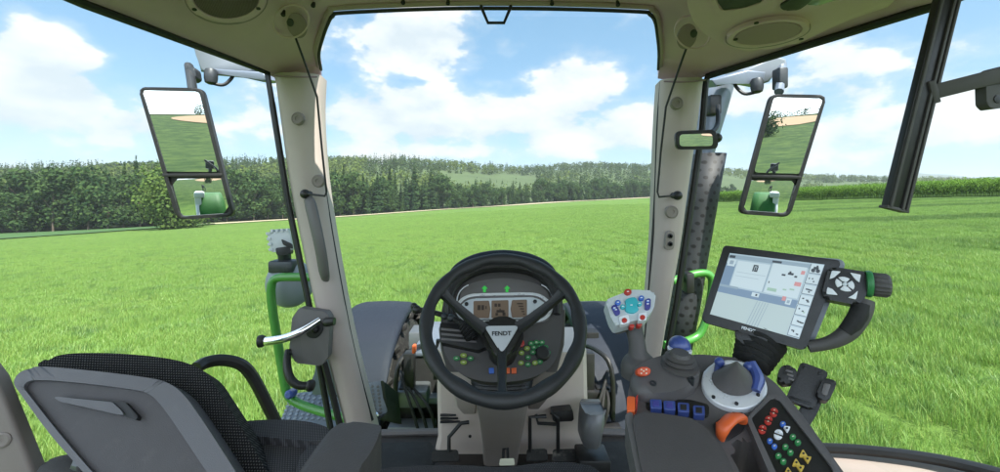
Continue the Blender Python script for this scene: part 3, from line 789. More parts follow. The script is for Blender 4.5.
bm = new(); add_plate(bm, smoothp([(40, 466), (50, 459), (66, 454.5), (84, 455), (97, 472), (110, 500), (30, 500)], 3), plane(P(70, 470, .70), (.1, -.6, .8)), .05, .008)
hb = ob('seat_hinge', bm, M['black'], ps)
bm = new(); add_lathe(bm, P(81, 463, .695), (.1, -.6, .8), [(.013, -.005), (.013, .004), (.009, .009)], 6); ob('hinge_bolt', bm, M['steel'], hb)
bm = new(); add_tube(bm, [P(196, 368, 1.02), P(206, 362.5, 1.05), P(222, 360, 1.08), P(240, 364, 1.10), (P(252, 376, 1.12)), P(266, 402, 1.13), P(280, 432, 1.14), P(290, 460, 1.14)], .0155, 10, 6)
tag(ob('grab_rail', bm, M['black']), 'black bent tube grab rail rising behind the passenger seat back', 'grab rail')
# ================================================================== RIGHT ARMREST CONSOLE
pc = plane(P(690, 400, .72), (-.10, -.34, .93)); nc = pc[1]
ar = thing('armrest_console', P(700, 470, .62), 'dark grey right armrest console with padded rest, silver ring and coloured key panel', 'armrest console')
bm = new()
body = smoothp([(627, 412), (629, 388), (634, 372), (650, 360), (676, 355), (704, 354), (735, 358), (762, 372), (780, 388), (800, 412), (838, 462), (850, 500)], 3)[:34]
body = roundp([(626, 414), (629, 386), (636, 370), (652, 359), (700, 354), (742, 358), (776, 383), (802, 414), (848, 478), (868, 520), (812, 520), (776, 478), (758, 447), (748, 437), (737, 438), (727, 449), (738, 468), (760, 520), (690, 560), (650, 520)], 7)
add_plate(bm, body, pc, .085, .012, seg=3, taper=.97)
ab = ob('console_body', bm, M['console'], ar, angle=50)
bm = new(); add_plate(bm, smoothp([(630, 374), (640, 364), (656, 357), (674, 353), (690, 355), (700, 367), (694, 382), (668, 392), (640, 390)], 4), pc, .04, .02, seg=4, lift=.026)
ob('lever_mount', bm, M['console'], ab, angle=60)
for cx, cy in ((653, 386), (691, 381.5)):
    bm = new(); add_lathe(bm, Q(cx, cy, off(pc, .02)), nc, [(.006, -.006), (.006, .008), (.0035, .008), (.003, .005)], 12); ob('mount_screw', bm, M['darkmetal'], ab)
bm = new(); add_plate(bm, roundp([(636, 411.5), (660, 413), (692, 418), (706, 427), (724, 449), (760, 530), (660, 540), (640, 462), (632, 418)], 6), pc, .045, .022, seg=5, lift=.026)
ob('armrest_pad', bm, M['pad'], ar, angle=60)
bm = new(); add_plate(bm, [(625, 414), (632, 411), (640, 440), (662, 520), (646, 520), (632, 450)], pc, .07, .006, rnd=2, lift=.018)
ob('side_rail', bm, M['dash2'], ar)
# rocker switches in their slot
bm = new(); add_plate(bm, roundp([(646, 398), (690, 399.5), (709, 404), (709, 416), (700, 419), (646, 409)], 3), pc, .004, .001, lift=.002); sl = ob('switch_slot', bm, M['black'], ab)
for k, (cx, cy) in enumerate(((656, 403.5), (669.5, 405), (683.5, 407), (699, 410))):
    bm = new(); pl = off(pc, .006)
    add_plate(bm, [(cx-6, cy-4.8), (cx+5.4, cy-4.4), (cx+6, cy+5), (cx-5.4, cy+4.4)], pc, .012, .002, rnd=1.2, lift=.013)
    s_ = ob('rocker_switch', bm, M['blue'], sl)
    bm = new(); add_plate(bm, [(cx-3.2, cy-3.2), (cx+3, cy-2.9), (cx+3.2, cy+2.6), (cx-3, cy+2.3)], pc, .002, .0005, lift=.0142); ob('switch_window', bm, M['legend' if k > 1 else 'navy_key'], s_)
# orange levers
bm = new(); add_plate(bm, roundp([(627, 396), (635, 396), (635, 411), (627, 411)], 1.5), pc, .03, .003, lift=.020); ob('orange_catch', bm, M['orange'], ar)
bm = new(); add_plate(bm, [(635.5, 397), (638, 393.5), (637.5, 402), (635.5, 408)], pc, .03, .001, lift=.018); ob('red_flag', bm, M['red'], ar)
bm = new(); add_plate(bm, roundp([(712, 423), (738, 409), (748, 416), (744, 430), (727, 441), (716, 436)], 4), pc, .003, .001, lift=.002); ob('lever_slot', bm, M['legend'], ab)
bm = new()
q0 = [Q(720, 437, off(pc, .012)), Q(723, 428, off(pc, .030)), Q(731, 419, off(pc, .034)), Q(740, 417, off(pc, .024)), Q(742, 422, off(pc, .010))]
add_tube(bm, q0, [.009, .012, .013, .011, .008], 10, 5, squash=(tuple(nc), .6)); ol = ob('orange_lever', bm, M['orange'], ar, angle=60)
bm = new(); add_plate(bm, [(716, 422), (732, 411.5), (734, 413), (722, 424), (716, 428)], pc, .006, .001, lift=.012); ob('orange_mark', bm, M['orange'], ar)
# silver ring with grey cone
bm = new(); cr = Q(735, 385, pc); ux = Vector((1, 0, 0)); 
add_ring(bm, ell(734.5, 384, 33.5, 24, 48, .25), ell(734, 379, 22, 15.5, 48, .25), pc, .03, .003, N=72, lift=.010)
rg = ob('silver_ring', bm, M['silver'], ar, angle=60)
bm = new(); 
rr = []
for cx, cy, rx, ry, lf in [(734+3*t_, 382-20*t_, 23*(1-t_)+1.2, 15*(1-t_)+.8, .004+.075*t_) for t_ in (0, .04, .2, .4, .6, .8, .94, 1)]:
    rr.append([Q(x, y, off(pc, lf)) for x, y in ell(cx, cy, rx, ry, 32, .2)])
add_loft(bm, rr); cn = ob('cone', bm, M['console'], ar, angle=40)
bm = new(); add_tube(bm, [Q(751, 362, off(pc, .035)), Q(757, 378, off(pc, .02)), Q(755, 391, off(pc, .012))], [.008, .0125, .008], 10, 5); ob('blue_flap', bm, M['blue'], ar)
for cx, cy in ((719.5, 362), (748.5, 366.5)):
    bm = new(); c = Q(cx, cy, off(pc, .03)); add_ball(bm, c, .009, 14); add_lathe(bm, c, -nc, [(.007, 0), (.008, .03)], 12); ob('blue_knob', bm, M['blue'], ar)
bm = new()
for a in (.6, 1.5, 2.4, 5.5):
    c = Q(734.5+28.5*math.cos(a), 383+20.5*math.sin(a), off(pc, .0115)); add_lathe(bm, c, nc, [(.003, -.002), (.003, .0015)], 10)
ob('ring_screw', bm, M['legend'], rg)
# key panel
bm = new(); add_plate(bm, roundp([(750, 417), (772, 396.5), (778, 397), (833, 466), (850, 520), (798, 520), (774, 470)], 3), pc, .03, .004, lift=.012)
kp = ob('key_panel', bm, M['black'], ar)
bm = new(); add_ring(bm, roundp([(746, 418), (772, 392), (780, 393), (838, 466), (856, 522), (794, 522), (768, 470)], 4), roundp([(751, 417.5), (772, 397), (778, 398), (832, 467), (848, 520), (799, 520), (775, 470)], 3), pc, .03, .003, lift=.015)
ob('panel_frame', bm, M['console'], kp)
def halves(cx, cy, mat, r=3.7, ang=-.55):
    b_ = new()
    for s in (0, 1):
        o_ = [(cx+(r*math.cos(a)*1.05), cy+r*.95*math.sin(a)+(-.55 if s == 0 else .55)) for a in np.linspace(math.pi+.2, 2*math.pi-.2, 8)+s*math.pi]
        c_, s_ = math.cos(.35), math.sin(.35)
        o_ = [(cx+(x-cx)*c_-(y-cy)*s_, cy+(x-cx)*s_+(y-cy)*c_) for x, y in o_]
        add_plate(b_, o_, pc, .006, .001, seg=2, lift=.0155)
    for s in (-1, 1): add_flat(b_, ell(cx-.35*s, cy+1.6*s, .85, .6, 6), pc, .0161, 1)
    return ob('key', b_, [mat, M['cream']], kp)
def dot(cx, cy, mat, r=2.7):
    b_ = new(); add_plate(b_, ell(cx, cy, r*1.08, r*.92, 14, .3), pc, .006, .001, seg=2, lift=.0155); add_flat(b_, [(cx-1.1, cy-.4), (cx+1.0, cy-.9), (cx+1.1, cy+.3), (cx-.9, cy+.8)], pc, .0161, 1); return ob('key', b_, [mat, M['cream']], kp)
for c_ in ((774, 411.5), (768.5, 419.5), (762.5, 428.5)): halves(*c_, M['red'], 3.8)
for c_ in ((783, 423.2), (770, 440), (774.5, 445.5)): dot(*c_, M['blue_key'])
for c_ in ((793, 436), (798, 441.5), (785.5, 446), (790.5, 451.5), (778.5, 455), (783.5, 460.5)): dot(*c_, M['green_key'], 3)
halves(778.5, 433.5, M['white_key'], 4.3)
tri = lambda cx, cy, r, up: [(cx-r, cy+(r*.75 if up else -r*.75)), (cx+r, cy+(r*.85 if up else -r*.65)), (cx+.6*(-1 if up else 1), cy-(r*.9 if up else -r*.9))]
def tkey(cx, cy, mat, up, r=3.8):
    b_ = new(); add_plate(b_, roundp(tri(cx, cy, r, up), 1.6), pc, .006, .001, seg=2, lift=.0155); k_ = ob('key', b_, mat, kp)
    b_ = new(); add_flat(b_, ell(cx, cy+(.6 if up else -.6), 1.3, 1.2, 8), pc, .0161); ob('key_symbol', b_, M['legend'], k_)
tkey(787, 428.5, M['white_key'], False)
for cx, cy, u in ((803.5, 452.5, 1), (807.5, 459, 0), (796.5, 461.5, 1), (800.5, 468, 0), (788.5, 470, 1), (792, 477, 0)): tkey(cx, cy, M['yellow_key'], bool(u), 4.4)

# ---------------------------------------------------------------- ball lever
bl = thing('ball_lever', Q(679.5, 362, off(pc, .03)), 'short lever with a blue and silver ball top between joystick and screen', 'lever')
bx_ = Q(679.5, 362, off(pc, .03)); axb = Vector((0, -.12, 1)).normalized()
bm = new(); add_lathe(bm, bx_-axb*.01, axb, [(.034, 0), (.034, .006), (.027, .008), (.031, .013), (.024, .016), (.027, .021), (.019, .024), (.016, .03)], 24); ob('gaiter', bm, M['dash'], bl)
bm = new(); add_ball(bm, Q(679.5, 346, off(pc, .03)), .0215, 24, scale=(1, 1, .95)); ob('ball_knob', bm, M['blue'], bl, angle=80)
bm = new(); c = Q(679.5, 350, off(pc, .03)); add_lathe(bm, c, axb, [(.0195, -.008), (.0226, -.002), (.0226, .002), (.02, .004)], 28); ob('silver_band', bm, M['silver'], bl)

# ---------------------------------------------------------------- joystick
js = thing('joystick', P(641, 376, .80), 'grey armrest joystick with pale fan-shaped head full of teal, blue and red buttons', 'joystick')
rr = []
for py, a, b, Y, dp in ((384, 627, 661, .77, .07), (374, 627, 662, .77, .07), (366, 629, 661, .775, .06), (360, 632, 655, .785, .048), (354, 632.5, 650, .79, .040), (344, 631.5, 648, .80, .038), (334, 628.5, 646, .81, .037), (325, 625.5, 644.5, .82, .036), (314, 624, 645, .83, .035)):
    l_, r2 = P(a, py, Y), P(b, py, Y); c = (l_+r2)/2; hw = (r2-l_).length/2
    rr.append([c+Vector((hw*math.cos(t), dp/2-dp/2*math.sin(t), .25*0)) for t in np.linspace(0, 2*math.pi, 21)[:-1]])
dense = [catmull(col_, 4) for col_ in zip(*rr)]; rr = [[d[i] for d in dense] for i in range(len(dense[0]))]
bm = new(); add_loft(bm, rr); ob('stick', bm, M['dash'], js, angle=60)
bm = new(); pl = plane(P(644, 371, .740), (.05, -.8, .5)); add_plate(bm, smoothp([(638, 368.5), (644, 366.5), (650.5, 368.5), (650, 374), (644, 376), (638, 374)], 3), pl, .012, .002, lift=.004); em = ob('symbol_patch', bm, pm('patch_orange', (.55, .07, .02), .5, var=.2), js)
bm = new()
for d in ((-2.6, -1.5), (2.4, -1.6), (-.3, 0), (-2.6, 2.2), (2.4, 2.2)): add_flat(bm, ell(644+d[0], 371+d[1], .9, .8, 8), pl, .0046)
ob('patch_mark', bm, M['cream'], em)
pj = plane(P(632, 307, .80), (-.05, -.72, .70)); nj = pj[1]
bm = new(); add_plate(bm, roundp([(605.5, 300.5), (610, 298), (623, 293), (632, 289.5), (653, 290.5), (656, 295), (654, 308), (648, 317), (616, 325.5), (611, 318)], 3), pj, .035, .006, seg=3); jh = ob('head_plate', bm, M['headplate'], js)
bm = new(); add_plate(bm, roundp([(607, 301), (655, 291), (652, 311), (645, 320), (618, 327), (612, 317)], 4), off(pj, -.026), .035, .008); ob('head_body', bm, M['dash2'], js)
def jb(pts, mat, nm='button', h=.005):
    b_ = new(); add_plate(b_, pts, pj, h+.004, .0015, seg=2, lift=h); cx = sum(p[0] for p in pts)/len(pts); cy = sum(p[1] for p in pts)/len(pts)
    add_flat(b_, [(cx-1.1, cy-.5), (cx+1.1, cy-.6), (cx+1.1, cy+.4), (cx-1.1, cy+.5)], pj, h+.0004, 1); return ob(nm, b_, [M[mat], M['white_key']], jh)
jb(ell(628, 291.5, 3.8, 3, 18), 'red')
jb(smoothp([(628, 298), (635, 297), (638, 301), (636, 305), (639, 309), (634, 312.5), (628, 312), (625, 309), (627, 305), (625, 301)], 2), 'teal_key')
jb(ell(623, 306.3, 2.6, 2.4, 14), 'teal_key'); jb(ell(639.5, 303.3, 2.6, 2.4, 14), 'teal_key')
jb(ell(618, 302.2, 2.9, 2.6, 14), 'blue_key'); jb(ell(641.5, 297.6, 2.9, 2.6, 14), 'blue_key')
jb(roundp([(611, 306), (616, 304), (621, 313), (616, 315.5)], 2), 'navy_key'); jb(roundp([(645, 299), (651, 297.8), (650.5, 309), (645, 309.5)], 2.2), 'navy_key')
jb(ell(614.5, 307.8, 1.7, 1.5, 10), 'blue_key', h=.007); jb(ell(648, 300.8, 1.9, 1.7, 10), 'blue_key', h=.007)
for o_, c_ in (([(619, 316.5), (628.5, 314.5), (630, 322.5), (621, 325)], (624.6, 320)), ([(638.5, 313.5), (647, 312), (646.5, 320), (638.5, 321)], (642.7, 317))):
    b_ = new(); add_plate(b_, roundp(o_, 1), pj, .012, .001, lift=.006); k_ = ob('trigger', b_, M['white_key'], jh)
    b_ = new(); add_plate(b_, ell(*c_, 2.7, 2.5, 14), pj, .004, .001, lift=.0085); ob('button', b_, M['red'], k_)
for c_ in ((632, 325.5), (639.5, 324)): 
    b_ = new(); add_plate(b_, ell(*c_, 2.9, 2.1, 14), off(pj, -.012), .012, .002); ob('button', b_, M['red'], js)

# ---------------------------------------------------------------- terminal screen
pm_ = plane(P(768, 297, .82), (-.50, -.80, .34)); nm_ = pm_[1]
tm = thing('terminal_screen', P(757, 362, .80), 'large tilted black touch terminal with a lit pale display and side control handle', 'screen')
bm = new(); add_plate(bm, roundp([(723.5, 246), (727, 245.5), (838, 260), (841, 262), (806, 348.5), (802, 349.5), (704, 322), (701.5, 318)], 2), pm_, .032, .003); mh = ob('screen_housing', bm, M['black'], tm)
bm = new(); add_plate(bm, roundp([(728, 250), (840, 259), (846, 263), (812, 347), (806, 345), (712, 318)], 3), off(pm_, -.034), .03, .008); ob('back_cover', bm, M['lampgrey'], mh)
S = {}
for k, c, e in (('bg', (.30, .37, .42), .20), ('pale', (.40, .46, .49), .22), ('band', (.14, .20, .28), .2), ('field', (.34, .40, .40), .20), ('dark', (.05, .06, .07), .05), ('red', (.45, .20, .20), .2), ('line', (.22, .28, .33), .18), ('greenish', (.25, .36, .29), .2)):
    S[k] = emit('screen_'+k, c, e)
SK = list(S); 
def sq(u, v):   # bilinear on the display
    a, b_, c, d = (729.8, 253), (824.6, 264.5), (799, 339), (710, 314)
    t = (a[0]+(b_[0]-a[0])*u, a[1]+(b_[1]-a[1])*u); w = (d[0]+(c[0]-d[0])*u, d[1]+(c[1]-d[1])*u)
    return (t[0]+(w[0]-t[0])*v, t[1]+(w[1]-t[1])*v)
bm = new()
def srect(u0, v0, u1, v1, k, lf): add_flat(bm, [sq(u0, v0), sq(u1, v0), sq(u1, v1), sq(u0, v1)], pm_, lf, SK.index(k))
srect(0, 0, 1, 1, 'bg', .0008)
srect(0, .02, .86, .08, 'line', .0011); srect(.01, .03, .07, .07, 'dark', .0014); srect(.46, .03, .56, .06, 'dark', .0014)
srect(.11, .10, .455, .50, 'pale', .0012); srect(.475, .07, .84, .50, 'pale', .0012); srect(.0, .16, .10, .5, 'band', .0012); srect(.01, .09, .09, .2, 'pale', .0015); srect(.03, .11, .07, .17, 'line', .0018)
for u0, v0, u1, v1 in ((.285, .13, .30, .23), (.30, .13, .335, .15), (.305, .16, .32, .23), (.325, .15, .34, .23), (.31, .21, .33, .23)): srect(u0, v0, u1, v1, 'dark', .0016)
srect(.13, .27, .44, .275, 'line', .0016); srect(.13, .33, .38, .335, 'line', .0016); srect(.455, .08, .465, .5, 'line', .0013)
for u0, v0, u1, v1, k in ((.60, .20, .64, .225, 'dark'), (.66, .17, .72, .2, 'dark'), (.67, .15, .69, .18, 'dark'), (.735, .2, .765, .225, 'dark'), (.79, .12, .83, .17, 'red'), (.76, .28, .83, .335, 'red'), (.50, .42, .60, .465, 'greenish'), (.49, .33, .5, .36, 'dark'), (.73, .38, .78, .40, 'greenish'), (.66, .40, .70, .42, 'greenish')): srect(u0, v0, u1, v1, k, .0016)
srect(0, .52, .855, .63, 'band', .0014); srect(.0, .50, .2, .535, 'line', .0017); srect(.36, .53, .44, .59, 'pale', .0018); srect(.40, .545, .42, .575, 'dark', .0021)
srect(0, .63, .855, 1, 'field', .0012)
for u in (.44, .47, .50, .53, .56): add_flat(bm, [sq(u, .64), sq(u+.006, .64), sq(u-.03, 1), sq(u-.038, 1)], pm_, .0015, SK.index('line'))
srect(.685, .50, .725, .56, 'red', .0018); srect(.73, .52, .79, .60, 'pale', .0018); srect(.745, .54, .775, .58, 'line', .0021)
for k in range(7):
    v0 = .01+k*.142; srect(.865, v0, .995, v0+.125, 'pale', .0013); srect(.865, v0+.120, .995, v0+.126, 'dark', .0016); srect(.862, v0, .867, v0+.125, 'dark', .0016)
    for j in range(3):
        a = random.uniform(.885, .92); b_ = v0+random.uniform(.03, .06)
        if k == 0: continue
        srect(a+.02*j, b_+.012*j, a+.02*j+random.uniform(.012, .04), b_+.012*j+.018, ('dark', 'dark', 'greenish' if k == 4 else 'dark')[j], .0016)
for cx in (.905, .955):
    c = sq(cx, .095); add_flat(bm, ell(c[0], c[1], 2.2, 2, 12), pm_, .0017, SK.index('dark'))
srect(.90, .045, .955, .08, 'dark', .0017); srect(.925, .025, .945, .05, 'dark', .0018)
dp = ob('display', bm, [S[k] for k in SK], mh, smooth=False)
bm = new(); add_text(bm, 'FENDT', Q(741.5, 328.6, pm_), Q(755, 332.5, pm_), nm_, .0016); ob('lettering', bm, M['white_key'], mh)
# control pod, knob and handle
bm = new(); add_plate(bm, roundp([(833, 266.5), (868, 272), (872, 277), (864, 301), (856, 305), (826, 299), (822, 293), (828, 270)], 4), pm_, .036, .006, lift=.012); cp = ob('control_pod', bm, M['black'], tm)
def ringseg(cx, cy, r0, r1, a0, a1, mat, nm='pod_key'):
    b_ = new(); A = np.linspace(a0, a1, 7)
    T = lambda r, a: (cx+r*1.12*math.cos(a)+.12*r*math.sin(a), cy+r*.86*math.sin(a)+.16*r*math.cos(a))
    add_plate(b_, [T(r1, a) for a in A]+[T(r0, a) for a in A[::-1]], pm_, .005, .001, seg=2, lift=.0155); return ob(nm, b_, M[mat], cp)
for k in range(4): ringseg(845, 284, 3.4, 8.6, k*math.pi/2-.65, k*math.pi/2+.65, 'white_key')
bm = new(); add_plate(bm, ell(845, 284, 2.6, 2.3, 14), pm_, .005, .001, lift=.0155); ob('pod_key', bm, M['headplate'], cp)
for o_ in ([(832, 270.5), (841, 271.5), (834, 277.5), (829.5, 279)], [(850, 272.5), (861, 274.5), (859.5, 282.5), (856, 280)], [(827.5, 287), (832.5, 289), (838, 295), (826.5, 294)], [(853, 295), (858, 290.5), (856, 299.5), (848, 297.5)]):
    bm = new(); add_plate(bm, roundp(o_, 1.2), pm_, .005, .001, lift=.0155); ob('pod_key', bm, M['white_key'], cp)
axk = (Q(882, 284, off(pm_, 0))-Q(862, 282, off(pm_, 0))).normalized(); ck = Q(865, 283.5, pm_)
bm = new(); add_lathe(bm, ck, axk, [(.0235, 0), (.0245, .003), (.0245, .007), (.0235, .009)], 28); ob('green_ring', bm, M['green_key'], cp)
bm = new(); rr = []
u_ = axk.orthogonal().normalized(); v_ = axk.cross(u_)
for h, r in ((.009, .019), (.012, .021), (.030, .021), (.034, .018)): rr.append([ck+axk*h+(u_*math.cos(a)+v_*math.sin(a))*r*(1+.035*math.cos(18*a)) for a in np.linspace(0, 2*math.pi, 73)[:-1]])
add_loft(bm, rr); ob('rotary_knob', bm, M['dash'], cp)
bm = new(); hp2 = off(pm_, -.01)
add_tube(bm, [Q(864, 300, hp2), Q(862, 309, hp2), Q(857, 320, hp2), Q(849, 331, hp2), Q(838, 339, hp2), Q(824, 344, hp2), Q(808, 346.5, hp2)], [.016, .017, .0165, .0155, .013, .011, .011], 12, 5, squash=(tuple(nm_), 1.15)); hd = ob('handle', bm, M['dash'], tm, angle=70)
bm = new(); gr = off(pm_, -.002)
add_tube(bm, [Q(862, 304, gr), Q(859, 314, gr), Q(852, 325, gr), Q(845, 332, gr)], [.0135, .015, .0145, .012], 12, 5); ob('handle_grip', bm, M['blackmatt'], hd, angle=70)
# neck and bellows
bm = new(); ax0, ax1 = P(750, 366, .80), P(762, 338, .835); ax = ax1-ax0; L_ = ax.length
rr = []
prof = []
for k in range(13):
    t = k/12; prof.append(((.030+.012*t)*(1.12 if k % 2 else .93), L_*t))
add_lathe(bm, ax0, ax, prof, 28); ob('gaiter', bm, M['blackmatt'], tm, angle=50)
bm = new(); pl = off(pm_, .004); add_plate(bm, smoothp([(736, 330), (745, 333), (765, 338), (768, 341), (763, 346), (752, 346), (738, 341), (735, 335)], 3), pl, .05, .008); ob('neck_clamp', bm, M['black'], tm)

# ---------------------------------------------------------------- phone holder
ph = thing('phone_holder', P(806, 428, .74), 'empty black clamp phone holder on an arm beside the coloured key panel', 'phone holder')
pp = plane(P(806, 386, .74), (-.42, -.72, .55)); np_ = pp[1]
bm = new(); add_plate(bm, roundp([(800.5, 363), (804, 362.5), (827, 371), (828, 374), (815, 407), (811, 408.5), (787, 400), (786.5, 397)], 2), pp, .016, .004); bk = ob('back_plate', bm, M['black'], ph)
bm = new(); add_plate(bm, roundp([(790, 395.5), (812, 403), (811, 405.5), (789, 398)], 1), pp, .002, .0005, lift=.001); ob('plate_slot', bm, M['seal'], bk)
for c_ in ((804.5, 367.5), (820, 373)):
    bm = new(); add_plate(bm, ell(*c_, 2, 1.8, 14), pp, .003, .001, lift=.0015); ob('plate_rivet', bm, M['seal'], bk)
for o_, s_ in ((roundp([(779, 369), (784, 364), (793, 366), (798, 372), (793, 383), (783, 384), (777.5, 379)], 2.5), 0), (roundp([(822, 381), (826, 377.5), (836.5, 380.5), (836, 386), (829, 401), (820, 399.5), (816, 394)], 2.5), 1)):
    bm = new(); add_plate(bm, o_, pp, .03, .006, lift=.016); cl = ob('clamp_jaw', bm, M['black'], ph)
    bm = new()
    if s_ == 0:
        for k in range(3): add_plate(bm, [(786+k*1.2, 369+k*4), (793+k*.6, 371+k*4), (792.5+k*.6, 373+k*4), (785.5+k*1.2, 371+k*4)], pp, .004, .001, lift=.018)
    else: add_plate(bm, roundp([(824, 383), (831, 384), (827, 396), (821.5, 394)], 1.5), pp, .004, .001, lift=.0175)
    ob('jaw_pad', bm, M['dash2'], cl)
bm = new(); add_plate(bm, [(802, 404), (824, 396), (818, 412), (809, 427), (802, 431), (794, 420)], off(pp, -.018), .03, .005, rnd=3); ob('arm', bm, M['black'], ph)

# ---------------------------------------------------------------- hanging mount bar on the right
mb = thing('mounting_bar', P(920, 40, .86), 'black slotted mounting rail hanging by the right window with a side bracket arm', 'mounting rail')
o0, o1_ = P(894, 209, .85), P(956, -40, .85); dr = (o1_-o0).normalized(); sx = dr.cross(Vector((0, 1, 0))).normalized(); 
if sx.x < 0: sx = -sx
fw = sx.cross(dr).normalized()
if fw.y > 0: fw = -fw
bm = new(); L_ = (o1_-o0).length; cc = (o0+o1_)/2
add_box(bm, cc, (.0225, .008, L_/2), (sx, fw, dr), .003)
ob('rail', bm, M['black'], mb)
bm = new()
for s in (-.0165, .0085, .018): add_box(bm, cc+sx*s+fw*.0095, (.0028, .0025, L_/2-.001), (sx, fw, dr), .001)
ob('rail_rib', bm, M['dash'], mb)
bm = new(); add_box(bm, o0+dr*.0, (.024, .010, .003), (sx, fw, dr), .001); ob('rail_cap', bm, M['dash'], mb)
b0, b1 = P(926, 94, .85), P(1045, 64, .80); d2 = (b1-b0).normalized(); s2 = d2.cross(fw).normalized()
bm = new(); add_box(bm, (b0+b1)/2-fw*.004, ((b1-b0).length/2, .012, .0155), (d2, fw, s2), .003); add_box(bm, b0+d2*.005-fw*.002, (.006, .015, .024), (d2, fw, s2), .002)
ob('bracket_arm', bm, M['dash'], mb)
bm = new(); pl = plane(P(1000, 85, .82), (0, -1, 0)); add_plate(bm, roundp([(986, 76), (994, 68), (1030, 60), (1030, 104), (992, 109), (987, 104)], 2), pl, .02, .003); bq = ob('bracket_plate', bm, M['dash'], mb)
bm = new(); add_plate(bm, ell(998, 99, 3.6, 4, 16), pl, .003, .0005, lift=.0015); ob('bracket_hole', bm, M['seal'], bq)
# ================================================================== TRACTOR OUTSIDE
# front mudguards: curved shell following the tyre
def fender(x0, x1, sgn, label):
    root = thing('front_mudguard', ((x0+x1)/2, 2.7, H-1.75), label, 'mudguard', 'front mudguards')
    cy, cz, R = 3.02, H-1.62, .80
    rows = []; rows2 = []
    for k in range(17):
        a = R_(200-k*10.5)
        y, z = cy+R*math.cos(a), cz+R*.98*math.sin(a)
        rows.append([(x0+(x1-x0)*t, y-dx*math.cos(a)*-1*0+(-math.cos(a))*dd*-1, z-math.sin(a)*dd) for t, dd, dx in ((0, .05, 0), (.04, .018, 0), (.12, .004, 0), (.3, 0, 0), (.5, -.004, 0), (.7, 0, 0), (.88, .004, 0), (.96, .018, 0), (1, .05, 0))])
    b_ = new(); add_grid(b_, rows); bmesh.ops.recalc_face_normals(b_, faces=b_.faces[:])
    o = ob('guard_shell', b_, M['fender'], root, angle=60)
    md = o.modifiers.new('thick', 'SOLIDIFY'); md.thickness = .012; md.offset = 0
    # raised strip and rear tread plate
    b_ = new(); xs = x0+(x1-x0)*.5
    add_box(b_, (xs-.02*sgn, 2.86, H-.862), (.13, .014, .006), bevel=.003); ob('guard_ridge', b_, M['fender'], root)
    b_ = new(); add_lathe(b_, ((x0+x1)/2-.16*0, cy, cz-.05), (1, 0, 0), [(.30, -.24), (.55, -.24), (.70, -.20), (.735, -.12), (.735, .12), (.70, .20), (.55, .24), (.30, .24)], 48)
    ty = ob('tyre', b_, M['tyre'], root, angle=40)
    b_ = new()
    for k in range(22):
        a = 2*math.pi*k/22
        for s in (-1, 1):
            aa = a+(0 if s > 0 else math.pi/22); d = Vector((0, math.cos(aa), math.sin(aa))); t_ = Vector((0, -math.sin(aa), math.cos(aa)))
            c = Vector(((x0+x1)/2, cy, cz-.05))+d*.752+Vector((s*.11, 0, 0))
            ax = (Vector((s*1, 0, 0))+t_*.7).normalized(); add_box(b_, c, (.15, .022, .024), (ax, d.cross(ax), d), .005)
    ob('tread', b_, M['tyre'], ty)
    b_ = new(); add_tube(b_, [(x1 if sgn < 0 else x0, 2.6, H-1.1), ((x1 if sgn < 0 else x0), 3.0, H-1.45), (x1*.3, 3.0, H-1.5)] if False else [((x0+x1)/2, cy, cz-.05), (0, cy, cz-.05)], .09, 12, 0); ob('axle', b_, M['darkmetal'], root)
    return root
fender(-1.13, -.68, -1, 'dark blue-grey front mudguard beyond the windscreen left of the steering wheel')
fl_ = fender(.50, 1.02, 1, 'dark blue-grey front mudguard beyond the windscreen behind the joystick')
# step plate on the left mudguard
st = thing('tread_step', P(380, 405, 2.05), 'grey studded step plate in front of the left mudguard', 'step')
bm = new(); pl = plane(P(375, 400, 2.08), (.1, -.9, .45)); add_plate(bm, roundp([(357, 384), (383, 380.5), (388, 412), (379, 419), (364, 419)], 3), pl, .02, .004); sp_ = ob('step_plate', bm, M['steptread'], st)
bm = new()
for i in range(4):
    for j in range(8): c = Q(361.5+i*5.4+j*.45, 386.5+j*3.7, pl); add_lathe(bm, c, pl[1], [(.008, -.002), (.007, .003), (.003, .004)], 8)
ob('step_stud', bm, M['dash2'], sp_)
bm = new(); add_plate(bm, [(383, 380.5), (398, 392), (402, 424), (379, 419), (388, 412)], plane(P(385, 400, 2.07), (.8, -.5, .3)), .02, .003); ob('step_bracket', bm, M['black'], st)
bm = new(); add_lathe(bm, P(376, 415, 2.04), (0, -1, .3), [(.016, -.01), (.016, .008), (.01, .016), (.004, .018)], 12); ob('step_bolt', bm, M['chrome'], st)
# bonnet and machinery between mudguards and console
hd_ = thing('bonnet', (0.06, 3.2, H-1.4), 'green tractor bonnet showing in slivers either side of the steering console', 'bonnet')
bm = new(); rr = []
for y, w, zt in ((2.05, .36, -.84), (2.3, .36, -.80), (3.0, .34, -.84), (3.8, .30, -.94), (4.25, .22, -1.12)):
    cx = .055
    rr.append([(cx-w, y, H-1.75), (cx-w, y, H+zt-.12), (cx-w*.9, y, H+zt-.04), (cx-w*.6, y, H+zt), (cx+w*.6, y, H+zt), (cx+w*.9, y, H+zt-.04), (cx+w, y, H+zt-.12), (cx+w, y, H-1.75)])
add_loft(bm, rr); ob('bonnet_shell', bm, M['green'], hd_, angle=45)
bm = new()
for x0, x1 in ((-.56, -.32), (.43, .56)):
    bm = new(); add_box(bm, ((x0+x1)/2, 2.75, H-1.40), ((x1-x0)/2, .32, .42), bevel=.02); ob('chassis', bm, M['blackmatt'], hd_)
bm = new(); add_box(bm, (-.43, 2.72, H-.965), (.105, .30, .012), bevel=.006); add_box(bm, (-.43, 2.42, H-1.22), (.10, .05, .02), bevel=.006); ob('deck_plate', bm, M['exhaust'], hd_)
